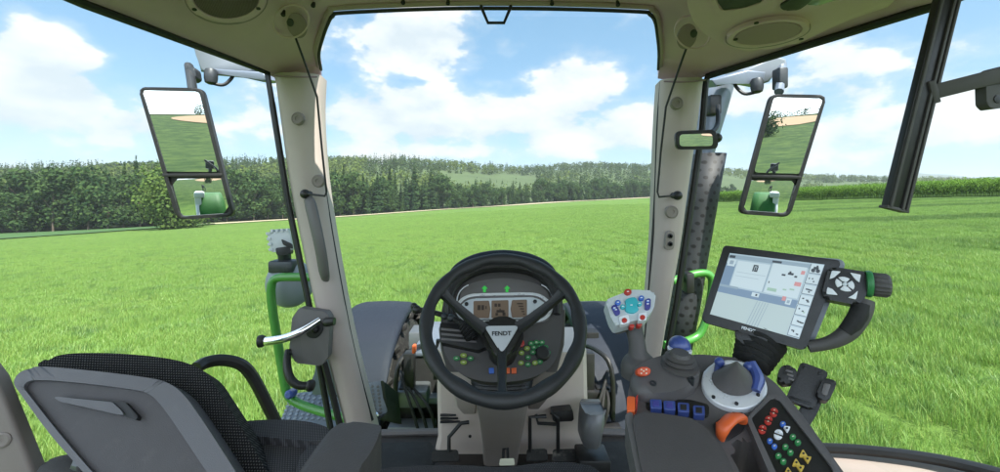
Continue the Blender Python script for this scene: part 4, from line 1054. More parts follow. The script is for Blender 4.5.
bm = new(); add_plate(bm, [(436, 340), (572, 340), (575, 380), (433, 380)], plane((0, 2.03, H-.9), (0, -1, 0)), .02, .004); ob('bonnet_rear', bm, M['black'], hd_)
for sx, s in ((-.50, -1), (.55, 1)):
    root = thing('side_machinery', (sx, 2.3, H-1.6), 'grey steel brackets and hoses beside the bonnet on the %s' % ('side of the studded step' if s < 0 else 'side of the accelerator pedal'), 'machinery', 'machinery beside the bonnet')
    b_ = new(); add_box(b_, (sx+.02*s, 2.5, H-1.18), (.10, .20, .05), bevel=.015); add_box(b_, (sx, 2.28, H-1.33), (.13, .05, .035), bevel=.01); add_box(b_, (sx+.05*s, 2.7, H-1.0), (.05, .08, .10), bevel=.01); ob('steel_block', b_, M['steel' if s < 0 else 'black'], root)
    b_ = new(); add_box(b_, (sx-.03, 2.35, H-1.08), (.03, .03, .16), bevel=.006); add_box(b_, (sx+.05*s, 2.36, H-1.22), (.04, .04, .10), bevel=.006); add_box(b_, (sx, 2.4, H-1.5), (.2, .3, .06), bevel=.02); ob('black_bracket', b_, M['black'], root)
    b_ = new()
    for k in range(3): add_tube(b_, [(sx-.09*s+.03*k, 2.25+.03*k, H-1.5), (sx-.03*s+.04*k, 2.22, H-1.25+.03*k), (sx+.08*s, 2.35+.04*k, H-1.06-.03*k), (sx+.14*s, 2.6, H-1.15)], .009, 8, 6)
    ob('hose', b_, M['blackmatt'], root)
    b_ = new(); add_tube(b_, [(sx+.10*s, 2.3, H-1.35), (sx+.09*s, 2.3, H-1.0), (sx+.02*s, 2.42, H-.93), (sx-.06*s, 2.6, H-.97)], .014, 8, 4); ob('guard_rod', b_, M['black'], root)
    if s > 0: continue
    b_ = new(); add_box(b_, (sx-.02*s, 2.24, H-.86), (.010, .02, .022), bevel=.006); ob('marker_lamp', b_, M['orange'], root)
# exhaust stack on the right with perforated guard
ex = thing('exhaust_stack', P(700, 360, 2.1), 'blue-grey exhaust stack with perforated metal heat guard outside the right pillar', 'exhaust stack')
def prow(rows, back): 
    rr_ = []
    for py, a, b, Y in rows:
        l_, r2 = P(a, py, Y), P(b, py, Y); c = (l_+r2)/2; hw = (r2-l_).length/2
        rr_.append([c+Vector((hw*math.cos(t), back*(1-math.sin(t)), 0)) for t in np.linspace(0, 2*math.pi, 29)[:-1]])
    return rr_
bm = new(); add_loft(bm, prow([(80, 702, 743, 2.18), (90, 701, 740, 2.18), (110, 700, 734, 2.18), (135, 698, 726, 2.18), (158, 697, 719, 2.18), (250, 683, 703, 2.18), (370, 664, 684, 2.18)], .09)); ob('pipe', bm, M['exhaust'], ex, angle=60)
def perf():
    m = bpy.data.materials.new('perforated_steel'); t = NT(m); b = t.n('ShaderNodeBsdfPrincipled', i_Roughness=.6, i_Metallic=.0); t.surf(b.outputs[0])
    uv = t.n('ShaderNodeUVMap').outputs[0]; s = t.n('ShaderNodeSeparateXYZ'); t.l(t.vmath('SCALE', uv, 1/.040), s.inputs[0])
    sh = t.math('MULTIPLY', t.math('MODULO', t.math('FLOOR', s.outputs[1]), 2.0), .5)
    fx = t.math('SUBTRACT', t.math('FRACT', t.math('ADD', s.outputs[0], sh)), .5); fy = t.math('SUBTRACT', t.math('FRACT', s.outputs[1]), .5)
    d = t.math('SQRT', t.math('ADD', t.math('MULTIPLY', fx, fx), t.math('MULTIPLY', fy, fy)))
    k = t.sstep(d, .20, .27)
    t.l(t.mix(k, (.003, .003, .003), (.028, .030, .033)), b.inputs['Base Color']); return m
M['perf'] = perf()
bm = new(); rr = []
for py, a_, b_, Y in ((153, 700, 731, 2.10), (200, 693.5, 722.5, 2.10), (260, 683.5, 712, 2.10), (310, 675, 704, 2.10), (362, 665, 694, 2.10)):
    l_, r2 = P(a_, py, Y), P(b_, py, Y); c = (l_+r2)/2; hw = (r2-l_).length/2
    rr.append([c+Vector((-hw*math.cos(t), .07-.09*math.sin(t)**.8, 0)) for t in np.linspace(0, math.pi, 17)])
add_grid(bm, rr); bmesh.ops.recalc_face_normals(bm, faces=bm.faces[:])
hs = ob('heat_guard', bm, M['perf'], ex, angle=60); uvp(hs, P(712, 250, 2.1), (1, .25, 0), (0, 0, 1)); md = hs.modifiers.new('thick', 'SOLIDIFY'); md.thickness = .004
bm = new(); add_box(bm, P(712, 106, 2.05), (.03, .04, .05), bevel=.01); add_box(bm, P(688, 282, 2.0), (.02, .03, .05), bevel=.008); ob('mount_bracket', bm, M['black'], ex)
# green handrails
bm = new(); add_tube(bm, [P(338, 280, 1.80), P(318, 277.5, 1.82), P(290, 277, 1.84), P(276, 278.5, 1.85), P(271.5, 286, 1.85), P(272, 305, 1.85), P(279, 350, 1.85), P(285, 385, 1.84), P(289, 396, 1.84), P(300, 404, 1.83), P(320, 411, 1.82), P(346, 418, 1.80)], .0195, 12, 6)
root = thing('handrail', P(310, 420, 1.84), 'bright green tubular handrail outside the door beside the grey latch', 'handrail'); ob('rail_tube', bm, M['green'], root)
bm = new(); add_lathe(bm, P(290, 394, 1.81), (0, -1, .2), [(.02, -.03), (.02, .012), (.012, .02)], 12); ob('rail_bolt', bm, M['blue'], root)
bm = new(); add_tube(bm, [P(672, 281, 2.0), P(690, 275, 2.03), P(704, 273, 2.04), P(711, 277, 2.04), P(712, 288, 2.04), P(708, 312, 2.04), P(702, 330, 2.04), P(694, 338, 2.03), P(678, 343, 2.0), P(664, 345, 1.98)], .0195, 12, 6)
root = thing('handrail', P(690, 345, 2.0), 'bright green bent handrail in front of the perforated exhaust guard', 'handrail'); ob('rail_tube', bm, M['green'], root)
# side step
bm = new(); pl = plane(P(315, 408, 1.95), (0, -.35, .93)); add_plate(bm, [(284, 412), (300, 392), (322, 390), (345, 400), (350, 440), (270, 440)], pl, .02, .004)
es = thing('entry_step', P(310, 425, 1.9), 'grey studded entry step outside the door under the green handrail', 'step'); sp_ = ob('step_plate', bm, M['steptread'], es)
bm = new()
for i in range(9):
    for j in range(7): add_lathe(bm, Q(292+i*6-j*1.5, 394.5+j*4, pl), pl[1], [(.009, -.002), (.008, .004), (.003, .005)], 8)
ob('step_stud', bm, M['lampgrey'], sp_)
bm = new(); add_plate(bm, [(318, 345), (330, 345), (338, 395), (312, 395)], plane(P(325, 370, 1.95), (.3, -1, 0)), .03, .003); ob('step_post', bm, M['exhaust'], es)
# door latch, lever and pull
dl = thing('door_latch', P(312, 362, 1.60), 'grey door latch case with a chrome lever and black pull handle', 'door latch')
bm = new(); pl = plane(P(310, 338, 1.58), (.1, -1, .1))
add_plate(bm, roundp([(299, 308), (326, 312), (330, 318), (328, 357), (321, 366), (296, 363), (289, 352), (292, 318)], 1.5), pl, .05, .006, seg=2); lc = ob('latch_case', bm, M['dash2'], dl)
bm = new(); add_plate(bm, smoothp([(306, 324), (320, 321), (323, 330), (316, 338), (307, 336)], 3), pl, .01, .002, lift=.004); add_ball(bm, Q(315, 329, off(pl, .012)), .016, 12); ob('latch_recess', bm, M['seal'], lc)
bm = new(); add_tube(bm, [Q(262, 341, off(pl, .06)), Q(268, 341, off(pl, .065)), Q(285, 338, off(pl, .065)), Q(302, 331, off(pl, .055)), Q(320, 319.5, off(pl, .03))], [.0145, .016, .0155, .015, .011], 14, 6, squash=(tuple(pl[1]), .8)); ob('chrome_lever', bm, M['chrome'], dl, angle=70)
bm = new(); add_lathe(bm, Q(262, 341, off(pl, .06)), (-1, -.2, -.1), [(.018, -.01), (.023, 0), (.022, .012), (.012, .016)], 18); ob('lever_cap', bm, M['black'], dl)
bm = new(); add_lathe(bm, Q(327, 322, off(pl, .02)), (1, 0, .1), [(.015, -.01), (.018, 0), (.015, .03)], 14); ob('lever_pivot', bm, M['black'], dl)
bm = new(); add_tube(bm, [Q(288, 350, pl), Q(287, 365, off(pl, .03)), Q(290, 378, off(pl, .045)), Q(298, 385, off(pl, .045)), Q(310, 385.5, off(pl, .035))], [.012, .015, .016, .015, .014], 12, 6); add_lathe(bm, Q(310, 385.5, off(pl, .035)), (1, -.2, 0), [(.018, -.01), (.022, .0), (.020, .01), (.006, .013)], 18); ob('pull_handle', bm, M['black'], dl, angle=70)
# work lamp / camera outside left
wl = thing('work_lamp', P(286, 300, 1.95), 'silver finned square work lamp on a grey round lamp housing outside', 'work lamp')
bm = new(); pl = plane(P(280, 243, 1.92), (.25, -1, .1))
add_plate(bm, roundp([(267, 232.5), (289, 230.5), (293, 250), (271, 252.5)], 2), pl, .06, .006); lb = ob('lamp_body', bm, M['lampsilver'], wl)
bm = new()
for k in range(4):
    for a, b_ in (((267.2+1.1*k, 231.6+5*k), (-2.0, 1.2)),): add_plate(bm, [(265.5+.9*k, 232.5+5.4*k), (270+.9*k, 232+5.4*k), (270.4+.9*k, 234.6+5.4*k), (266+.9*k, 235+5.4*k)], pl, .05, .001, lift=.004)
    add_plate(bm, [(270+5.2*k, 229.5-.3*k), (272.6+5.2*k, 229.3-.3*k), (273+5.2*k, 233-.3*k), (270.4+5.2*k, 233.2-.3*k)], pl, .05, .001, lift=.004)
ob('lamp_fin', bm, M['lampsilver'], lb)
bm = new(); add_plate(bm, roundp([(281, 239), (292, 244), (293, 249), (283, 245)], 1.5), pl, .01, .002, lift=.012); add_plate(bm, roundp([(275, 248), (290, 246), (291, 254), (277, 256)], 2), pl, .05, .004, lift=.003); ob('lamp_wire', bm, M['seal'], lb)
bm = new(); add_tube(bm, [P(284, 250, 1.95), P(285, 262, 1.97)], .03, 12, 0); add_box(bm, P(284, 266, 1.96), (.06, .04, .03), bevel=.012); ob('lamp_bracket', bm, M['darkmetal'], wl)
bm = new(); c = P(290, 283, 2.0); add_ball(bm, c, .115, 24, scale=(1, .8, 1.05)); ob('round_housing', bm, M['lampgrey'], wl, angle=80)

# ---------------------------------------------------------------- door mirrors
def ext_mirror(name, up, lo, fr, Y, cpx, d, label, arm):
    c = P(*cpx, Y); nrm = ((EYE-c).normalized()+Vector(d).normalized()).normalized(); pl = plane(c, nrm)
    root = thing(name, c-Vector((0, 0, .3)), label, 'mirror')
    b_ = new(); add_plate(b_, roundp(fr, 7), off(pl, -.010), .032, .012, seg=4); ob('mirror_housing', b_, M['black'], root)
    b_ = new(); add_ring(b_, roundp(fr, 7), roundp(up+lo, 4) if False else roundp([up[0], up[1], lo[2], lo[3]], 4), pl, .016, .005, N=96); ob('mirror_frame', b_, M['black'], root)
    b_ = new(); add_flat(b_, roundp(up, 4), pl, -.004); ob('mirror_glass', b_, M['mirror'], root, smooth=False)
    b_ = new(); N = 12; rows = []
    q = [Q(p[0], p[1], pl) for p in lo]; R = 1.1; cc_ = sum(q, Vector())/4
    for i in range(N+1):
        row = []
        for j in range(N+1):
            p = q[0].lerp(q[1], j/N).lerp(q[3].lerp(q[2], j/N), i/N); r2_ = (p-cc_).length_squared
            row.append(p-nrm*(.004+r2_/(2*R)))
        rows.append(row)
    add_grid(b_, rows); o = ob('convex_glass', b_, M['mirror'], root, angle=180)
    if o.data.polygons[0].normal.dot(nrm) < 0: o.data.flip_normals()
    b_ = new(); m0 = ((up[3][0]+lo[0][0])/2, (up[3][1]+lo[0][1])/2); m1 = ((up[2][0]+lo[1][0])/2, (up[2][1]+lo[1][1])/2)
    add_plate(b_, [(m0[0]-1.2, m0[1]-1.6), (m1[0]+1.2, m1[1]-1.6), (m1[0]+1.2, m1[1]+1.6), (m0[0]-1.2, m0[1]+1.6)], pl, .012, .002, lift=.002); ob('mirror_divider', b_, M['black'], root)
    arm(root, pl); return root
def armL(root, pl):
    b_ = new(); add_tube(b_, [P(193, 92, 1.80), P(191, 78, 1.84), P(189, 66, 1.88)], .022, 10, 4, squash=((1, 0, 0), .8)); ob('mirror_arm', b_, M['darkmetal'], root)
    b_ = new(); add_plate(b_, roundp([(185, 67), (190, 65), (195, 69), (196.5, 78), (192, 81), (187, 78)], 2), plane(P(190, 73, 1.84), (.2, -1, 0)), .05, .006); ob('arm_cover', b_, M['darkmetal'], root)
def armR(root, pl):
    b_ = new(); add_tube(b_, [P(782, 64, 2.0), P(781, 78, 1.94), P(779, 92, 1.88)], .02, 10, 4); ob('mirror_arm', b_, M['exhaust'], root)
    b_ = new(); add_box(b_, P(780, 79, 1.92), (.022, .03, .05), bevel=.01); ob('arm_cover', b_, M['darkmetal'], root)
ext_mirror('door_mirror', [(141.5, 90), (199, 91.5), (219.5, 172), (162, 171.5)], [(164.5, 179), (222, 178.5), (230, 213.5), (180, 216.5)], [(137.5, 87), (202.5, 88), (234.5, 216.5), (176.5, 220)], 1.75, (185, 150), LM, 'tall black two-pane door mirror outside the left door glass', armL)
ext_mirror('door_mirror', [(774, 97), (823.5, 98.5), (800.5, 174), (754, 172.5)], [(752, 180.5), (798.5, 181), (787, 213.5), (743.5, 210.5)], [(771, 94), (827.5, 95), (790, 217.5), (738.5, 214)], 1.85, (784, 155), RM, 'tall black two-pane door mirror beside the exhaust stack, right side', armR)
# roof arms with lamp housings that carry the mirrors
def roofarm(pts_front, lower, lamp, Y, label, s):
    root = thing('mirror_bracket', P(*lower[0], Y), label, 'mirror bracket')
    b_ = new(); add_plate(b_, pts_front, plane(P(*pts_front[0], Y), (0, -1, -.25)), .16, .012); ob('bracket_housing', b_, M['lampgrey'], root)
    b_ = new(); add_plate(b_, lower, plane(P(*lower[0], Y-.03), (0, -1, -.2)), .10, .008); ob('bracket_base', b_, M['exhaust'], root)
    b_ = new(); add_lathe(b_, P(*lamp, Y-.04), (0, 0, 1), [(.012, -.035), (.024, -.028), (.028, -.008), (.028, .02), (.022, .035)], 20); ob('pivot', b_, M['darkmetal'], root)
    b_ = new(); add_tube(b_, [P(lamp[0], lamp[1]+6, Y-.04), P(lamp[0]+12*s, lamp[1]+8, Y-.02), P(lamp[0]+20*s, lamp[1]+2, Y), P(lamp[0]+24*s, lamp[1]-6, Y)], .008, 8, 5); ob('cable', b_, M['seal'], root)
roofarm([(190, 38), (240, 60), (262, 72), (246, 72), (206, 70), (200, 72), (196, 56)], [(204, 68), (262, 72), (270, 80), (262, 82), (240, 77), (206, 74)], (211, 77), 1.92, 'pale grey mirror bracket and cable under the left roof edge', 1)
roofarm([(745, 70), (776, 56), (787, 59), (786, 70), (776, 72), (770, 82), (764, 84), (740, 78)], [(712, 80), (748, 70), (766, 72), (763, 86), (752, 84), (735, 82), (716, 87)], (757, 86), 1.98, 'blue-grey mirror bracket with cable under the right roof edge', -1)
# rear mudguards with lamps, seen in the mirrors
for s, xi_, xo_ in ((-1, -.82, -1.50), (1, .86, 1.55)):
    root = thing('rear_mudguard', ((xi_+xo_)/2, -1.2, H-2.0), 'green rear mudguard with a silver lamp block, seen reflected in the %s mirror' % ('left' if s < 0 else 'right'), 'mudguard', 'rear mudguards')
    rows = []; cy, cz, R = -1.35, H-1.30, 1.02
    for k in range(17):
        a = R_(-5+k*11); rows.append([(xi_+(xo_-xi_)*t, cy+(R-dd)*math.cos(a), cz+(R-dd)*math.sin(a)) for t, dd in ((0, .0), (.3, 0), (.7, 0), (.9, .01), (.97, .03), (1, .09))])
    b_ = new(); add_grid(b_, rows); o = ob('guard_shell', b_, M['mudguard'], root, angle=60); md = o.modifiers.new('thick', 'SOLIDIFY'); md.thickness = .02
    b_ = new(); add_lathe(b_, ((xi_+xo_)/2, cy, cz), (1, 0, 0), [(.45, -.3), (.8, -.3), (.93, -.25), (.96, 0), (.93, .25), (.8, .3), (.45, .3)], 40); ob('tyre', b_, M['tyre'], root)
    b_ = new(); add_box(b_, (xo_-.06*s, -.85, cz+1.02), (.13, .25, .08), bevel=.035); add_box(b_, (xo_-.02*s, -.80, cz+.80), (.08, .14, .16), bevel=.03); ob('lamp_block', b_, M['white'], root)
    b_ = new(); add_tube(b_, [(xo_+.005*s, cy+(R-.05)*math.cos(R_(a_)), cz+(R-.05)*math.sin(R_(a_))) for a_ in range(-5, 172, 11)], .05, 10, 2); ob('guard_edge', b_, M['white'], root)
    b_ = new(); add_tube(b_, [(xo_-.16*s, -.9, cz+.9), (xo_-.16*s, -.9, cz+1.22)], .015, 8, 0); add_box(b_, (xo_-.16*s, -.9, cz+1.25), (.035, .03, .04), bevel=.012); add_tube(b_, [(xo_-.2*s, -.85, cz+1.1), (xo_-.22*s, -.85, cz+1.2), (xo_-.12*s, -.85, cz+1.3)], .010, 8, 4); ob('rear_lamp', b_, M['darkmetal'], root)
# ================================================================== LAND
EDGE_PX = [-500, 0, 120, 330, 500, 640, 760, 1000, 1500]
EDGE_Y = [118, 131, 140, 190, 275, 335, 360, 360, 300]
RIDGE_PX = [-500, 0, 150, 330, 400, 466, 524, 568, 602, 640, 720, 800, 1000, 1500]
RIDGE_PY = [184, 180, 174, 166.5, 166, 170, 173.5, 170, 169, 171, 173, 180, 185, 188]
RIDGE_Y = [420, 420, 440, 520, 580, 650, 760, 780, 780, 760, 700, 640, 620, 600]
def smooth(t): t = np.clip(t, 0, 1); return t*t*(3-2*t)
def zplane(x, y): return -3+.057*200*np.tanh(np.asarray(x)/200)-.016*np.clip(y, -60, 420)
def ztopo(x, y):
    x = np.asarray(x, float); y = np.asarray(y, float); r = np.hypot(x, y)+1e-6
    ys = np.maximum(y, .05*r); px = 500+F*x/ys
    ye = np.interp(px, EDGE_PX, EDGE_Y); yr = np.interp(px, RIDGE_PX, RIDGE_Y); rp = np.interp(px, RIDGE_PX, RIDGE_PY)
    zr = (195-rp)/F*yr; ze = zplane(x/ys*ye, ye)
    t = (y-ye)/(yr-ye)
    zf = np.where(t <= 0, zplane(x, y), ze+(zr-ze)*smooth(t)**.9*1.0)
    zf = np.where(t > 1, zr-(y-yr)*.02, zf)
    z = zplane(x, y)
    w = smooth((y/r-.18)/.22)
    zb = z+7.5*smooth((-y-55)/110)+3*smooth((-y-200)/150)
    z = np.where(y > 0, z*(1-w)+zf*w, zb)
    z = z+np.clip((r-40)/200, 0, 1)*.25*np.sin(x*.05)*np.cos(y*.043)
    far = smooth((r-1200)/3000); return z*(1-far)+(-25)*far
def zw(x, y): return float(ztopo(x, y))+H
def mesh_np(name, verts, faces, mats, tint=None, midx=None):
    me = bpy.data.meshes.new(name); verts = np.asarray(verts, np.float32); faces = np.asarray(faces, np.int32)
    k = faces.shape[1]
    me.vertices.add(len(verts)); me.vertices.foreach_set('co', verts.ravel())
    me.loops.add(faces.size); me.loops.foreach_set('vertex_index', faces.ravel())
    me.polygons.add(len(faces)); me.polygons.foreach_set('loop_start', np.arange(0, faces.size, k, dtype=np.int32))
    if midx is not None: me.polygons.foreach_set('material_index', np.asarray(midx, np.int32))
    for m in (mats if isinstance(mats, (list, tuple)) else [mats]): me.materials.append(m)
    me.update(calc_edges=True); me.validate()
    if tint is not None:
        at = me.attributes.new('tint', 'FLOAT', 'FACE'); at.data.foreach_set('value', np.asarray(tint, np.float32))
    return me
def link(name, me, parent=None):
    o = bpy.data.objects.new(name, me); COL.objects.link(o)
    if parent: o.parent = parent
    return o

# ---- materials of the land
def grass_color(t, pos, gain=1.0):
    """shared meadow colour: broad tone patches, mown stripes on the right"""
    n1 = t.noise(pos, .06, 4, .6); n2 = t.noise(pos, .9, 5, .65); n3 = t.noise(pos, 7.0, 3, .6)
    c = t.mix(t.sstep(n1, .35, .65), (.105, .215, .042), (.135, .255, .052))
    c = t.mix(t.sstep(n2, .35, .7), c, (.125, .250, .050))
    c = t.mix(t.math('MULTIPLY', t.sstep(n3, .45, .75), .25), c, (.075, .165, .034))
    c = t.mix(t.math('MULTIPLY', t.sstep(t.noise(pos, 1.3, 4, .65), .46, .70), .8), c, (.050, .125, .038))
    c = t.mix(t.math('MULTIPLY', t.sstep(t.noise(pos, .35, 5, .7), .5, .72), .45), c, (.15, .225, .055))
    s = t.n('ShaderNodeSeparateXYZ'); t.l(pos, s.inputs[0])
    c = t.mix(t.sstep(s.outputs[1], -6, -16), c, t.mix(t.sstep(t.noise(pos, .45, 6, .75), .38, .62), (.025, .070, .014), (.075, .14, .028)))
    # mown swaths to the right, running along a line in the field
    q = t.math('ADD', t.math('MULTIPLY', s.outputs[0], .30), t.math('MULTIPLY', s.outputs[1], .95))
    q = t.math('ADD', q, t.math('MULTIPLY', n1, 4.0))
    st = t.math('SINE', t.math('MULTIPLY', q, .85)); st2 = t.math('SINE', t.math('MULTIPLY', q, .37))
    msk = t.math('MULTIPLY', t.sstep(t.math('SUBTRACT', s.outputs[0], t.math('MULTIPLY', s.outputs[1], .30)), 8, 22), t.sstep(s.outputs[1], 9, 20))
    k = t.math('MULTIPLY', t.sstep(t.math('ADD', t.math('MULTIPLY', st, .6), t.math('MULTIPLY', st2, .6)), -.3, .7), msk)
    c = t.mix(t.math('MULTIPLY', k, .95), c, (.030, .085, .020))
    c = t.mix(t.math('MULTIPLY', msk, .25), c, (.075, .17, .036))
    return t.mix(1.0, c, (gain*1.16, gain*.99, gain*1.05), 'MULTIPLY')
def ground_mat():
    m = bpy.data.materials.new('meadow_ground'); t = NT(m); b = t.n('ShaderNodeBsdfPrincipled', i_Roughness=.9); t.surf(b.outputs[0]); b.inputs['Specular IOR Level'].default_value = .1
    pos = t.n('ShaderNodeNewGeometry').outputs['Position']; c = grass_color(t, pos, .80)
    t.l(c, b.inputs['Base Color'])
    bp = t.n('ShaderNodeBump', i_Strength=.8, i_Distance=.12); t.l(t.noise(pos, 5, 5, .7), bp.inputs['Height']); t.l(bp.outputs[0], b.inputs['Normal'])
    return m
def blade_mat():
    m = bpy.data.materials.new('grass_blades'); t = NT(m)
    pos = t.n('ShaderNodeNewGeometry').outputs['Position']; c = grass_color(t, pos, 1.58)
    a = t.n('ShaderNodeAttribute', attribute_name='tint').outputs['Fac']
    c = t.mix(t.sstep(a, .0, .45), t.mix(.3, c, (.07, .15, .028)), c)
    c = t.mix(t.math('MULTIPLY', t.sstep(a, .62, 1.0), .8), c, (.30, .36, .09))
    d = t.n('ShaderNodeBsdfDiffuse'); t.l(c, d.inputs[0]); tr = t.n('ShaderNodeBsdfTranslucent'); t.l(t.mix(.12, c, (.28, .40, .05)), tr.inputs[0])
    g = t.n('ShaderNodeBsdfGlossy', i_Roughness=.45); g.inputs[0].default_value = (.9, 1, .9, 1)
    mx = t.n('ShaderNodeMixShader', x0=.35); t.l(d.outputs[0], mx.inputs[1]); t.l(tr.outputs[0], mx.inputs[2])
    mg = t.n('ShaderNodeMixShader', x0=.03); t.l(mx.outputs[0], mg.inputs[1]); t.l(g.outputs[0], mg.inputs[2]); t.surf(mg.outputs[0])
    return m
def leaf_mat(name, c0, c1, c2, rnd=.5):
    m = bpy.data.materials.new(name); t = NT(m)
    a = t.n('ShaderNodeAttribute', attribute_name='tint').outputs['Fac']; oi = t.n('ShaderNodeObjectInfo').outputs['Random']
    c = t.mix(a, c0, c1); c = t.mix(t.math('MULTIPLY', oi, rnd), c, c2)
    d = t.n('ShaderNodeBsdfDiffuse'); t.l(c, d.inputs[0]); tr = t.n('ShaderNodeBsdfTranslucent'); t.l(c, tr.inputs[0])
    mx = t.n('ShaderNodeMixShader', x0=.3); t.l(d.outputs[0], mx.inputs[1]); t.l(tr.outputs[0], mx.inputs[2]); t.surf(mx.outputs[0]); return m
M['ground'] = ground_mat(); M['blade'] = blade_mat()
M['spruce'] = leaf_mat('spruce_needles', (.018, .042, .022), (.055, .098, .036), (.065, .105, .030))
M['leaf'] = leaf_mat('broad_leaves', (.026, .060, .026), (.080, .130, .042), (.055, .09, .03))
M['corn'] = leaf_mat('corn_leaves', (.045, .105, .018), (.13, .22, .04), (.1, .2, .03))
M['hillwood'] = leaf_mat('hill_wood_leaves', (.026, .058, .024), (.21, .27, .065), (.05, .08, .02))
M['bark'] = pm('tree_bark', (.10, .075, .055), .9, var=.3)
M['path'] = pm('pale_dry_track', (.42, .36, .23), .9, var=.2, vscale=.8)
M['crop'] = pm('dark_crop', (.040, .10, .018), .9, var=.3, vscale=.3)
M['plough'] = pm('ploughed_soil', (.34, .22, .12), .95, var=.15, vscale=.1)
M['hill'] = pm('hill_grass', (.10, .16, .03), .95, var=.25, vscale=.012)
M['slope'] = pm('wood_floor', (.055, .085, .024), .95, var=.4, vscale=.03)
M['farhill'] = pm('far_wooded_ridge', (.035, .060, .030), .95, var=.4, vscale=.008)

# ---- ground sheet
na, nr = 360, 150
ang = np.linspace(0, 2*math.pi, na, endpoint=False)
rad = np.concatenate([[0.0], np.geomspace(1.0, 4300, nr)])
A, RR = np.meshgrid(ang, rad[1:])
X, Y = RR*np.sin(A), RR*np.cos(A)
V_ = np.vstack([[[0, 0, -3.0]], np.stack([X, Y, ztopo(X, Y)], -1).reshape(-1, 3)]); V_[:, 2] += H
fc = []
for i in range(nr-1):
    k = np.arange(na); k2 = (k+1) % na
    fc.append(np.stack([1+i*na+k, 1+(i+1)*na+k, 1+(i+1)*na+k2, 1+i*na+k2], -1))
fc.append(np.array([[0, 1+k, 1+(k+1) % na, 1+(k+1) % na] for k in range(na)]))
me = bpy.data.meshes.new('field')
me.from_pydata(V_.tolist(), [], [tuple(dict.fromkeys(map(int, f))) for f in np.vstack(fc)]); me.materials.append(M['ground']); me.shade_smooth()
if me.polygons[0].normal.z < 0: me.flip_normals()
fld = link('field', me); struct(fld)
def sheet(name, pts_px, mat, lift, step=None):
    """sheet over the field between two lists of (px, Y)"""
    near, far_ = pts_px; N = 80; rows = []
    pxs = np.linspace(near[0][0], near[-1][0], N)
    for t in np.linspace(0, 1, 6):
        Yv = (1-t)*np.interp(pxs, [p[0] for p in near], [p[1] for p in near])+t*np.interp(pxs, [p[0] for p in far_], [p[1] for p in far_])
        Xv = (pxs-500)/F*Yv; rows.append([(x, y, z) for x, y, z in zip(Xv, Yv, ztopo(Xv, Yv)+H+lift)])
    b_ = new(); add_grid(b_, rows); bmesh.ops.recalc_face_normals(b_, faces=b_.faces[:])
    if b_.faces[:] and sum(f.normal.z for f in b_.faces) < 0: bmesh.ops.reverse_faces(b_, faces=b_.faces[:])
    o = ob(name, b_, mat); struct(o); return o
ex_, ey_ = EDGE_PX, EDGE_Y
pe = lambda px: float(np.interp(px, ex_, ey_))
sheet('path', ([(p, pe(p)*.86) for p in (200, 330, 500, 640, 740)], [(p, pe(p)*.985-1) for p in (200, 330, 500, 640, 740)]), M['path'], .22)
sheet('crop_field', ([(-250, 84), (0, 92), (80, 103), (150, 118), (215, 137)], [(-250, 120), (0, 129), (80, 134), (150, 139), (215, 143)]), M['crop'], .42)
# brown ploughed field on the slope behind the tractor
b_ = new(); rows = []
for y in np.linspace(-112, -146, 10):
    w = 1-((y+129)/19)**2*.7
    rows.append([(x, y, zw(x, y)+.15) for x in np.linspace(4-15*w, 4+14*w, 30)])
add_grid(b_, rows); bmesh.ops.recalc_face_normals(b_, faces=b_.faces[:])
o = ob('ploughed_field', b_, M['plough']); struct(o)
if o.data.polygons[0].normal.z < 0: o.data.flip_normals()
# yellowish crop above the ploughed field
b_ = new(); rows = []
for y in np.linspace(-150, -182, 8): rows.append([(x, y, zw(x, y)+.2) for x in np.linspace(-60, 70, 40)])
add_grid(b_, rows); bmesh.ops.recalc_face_normals(b_, faces=b_.faces[:])
o = ob('crop_field', b_, pm('yellow_crop', (.20, .26, .04), .95, var=.2, vscale=.1)); struct(o)
if o.data.polygons[0].normal.z < 0: o.data.flip_normals()
# wooded slope under the trees
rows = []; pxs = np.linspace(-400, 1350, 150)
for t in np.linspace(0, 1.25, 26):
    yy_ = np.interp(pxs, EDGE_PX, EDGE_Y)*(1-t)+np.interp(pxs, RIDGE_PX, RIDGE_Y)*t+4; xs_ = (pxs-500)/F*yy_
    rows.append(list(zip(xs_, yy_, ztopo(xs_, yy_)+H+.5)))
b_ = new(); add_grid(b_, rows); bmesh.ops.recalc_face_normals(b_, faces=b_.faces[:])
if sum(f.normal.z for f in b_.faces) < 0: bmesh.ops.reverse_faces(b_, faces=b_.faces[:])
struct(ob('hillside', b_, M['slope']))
# far blue ridge
rows = []; pxs = np.linspace(560, 1700, 90)
top = 180-6*np.exp(-((pxs-905)/60)**2)-3*np.exp(-((pxs-1080)/90)**2)+1.2*np.sin(pxs*.045)+.5*np.sin(pxs*.19)
top = np.where(pxs < 800, top+(800-pxs)*.05, top)
for t, Yk in ((0, 2300), (.5, 2450), (.85, 2550), (1, 2650), (.7, 3000), (0, 3400)):
    z0 = -30; zt = (195-top)/F*2650
    rows.append([((p-500)/F*Yk, Yk, H+z0+(z-z0)*t) for p, z in zip(pxs, zt)])
b_ = new(); add_grid(b_, rows); bmesh.ops.recalc_face_normals(b_, faces=b_.faces[:]); struct(ob('hills', b_, M['farhill']))

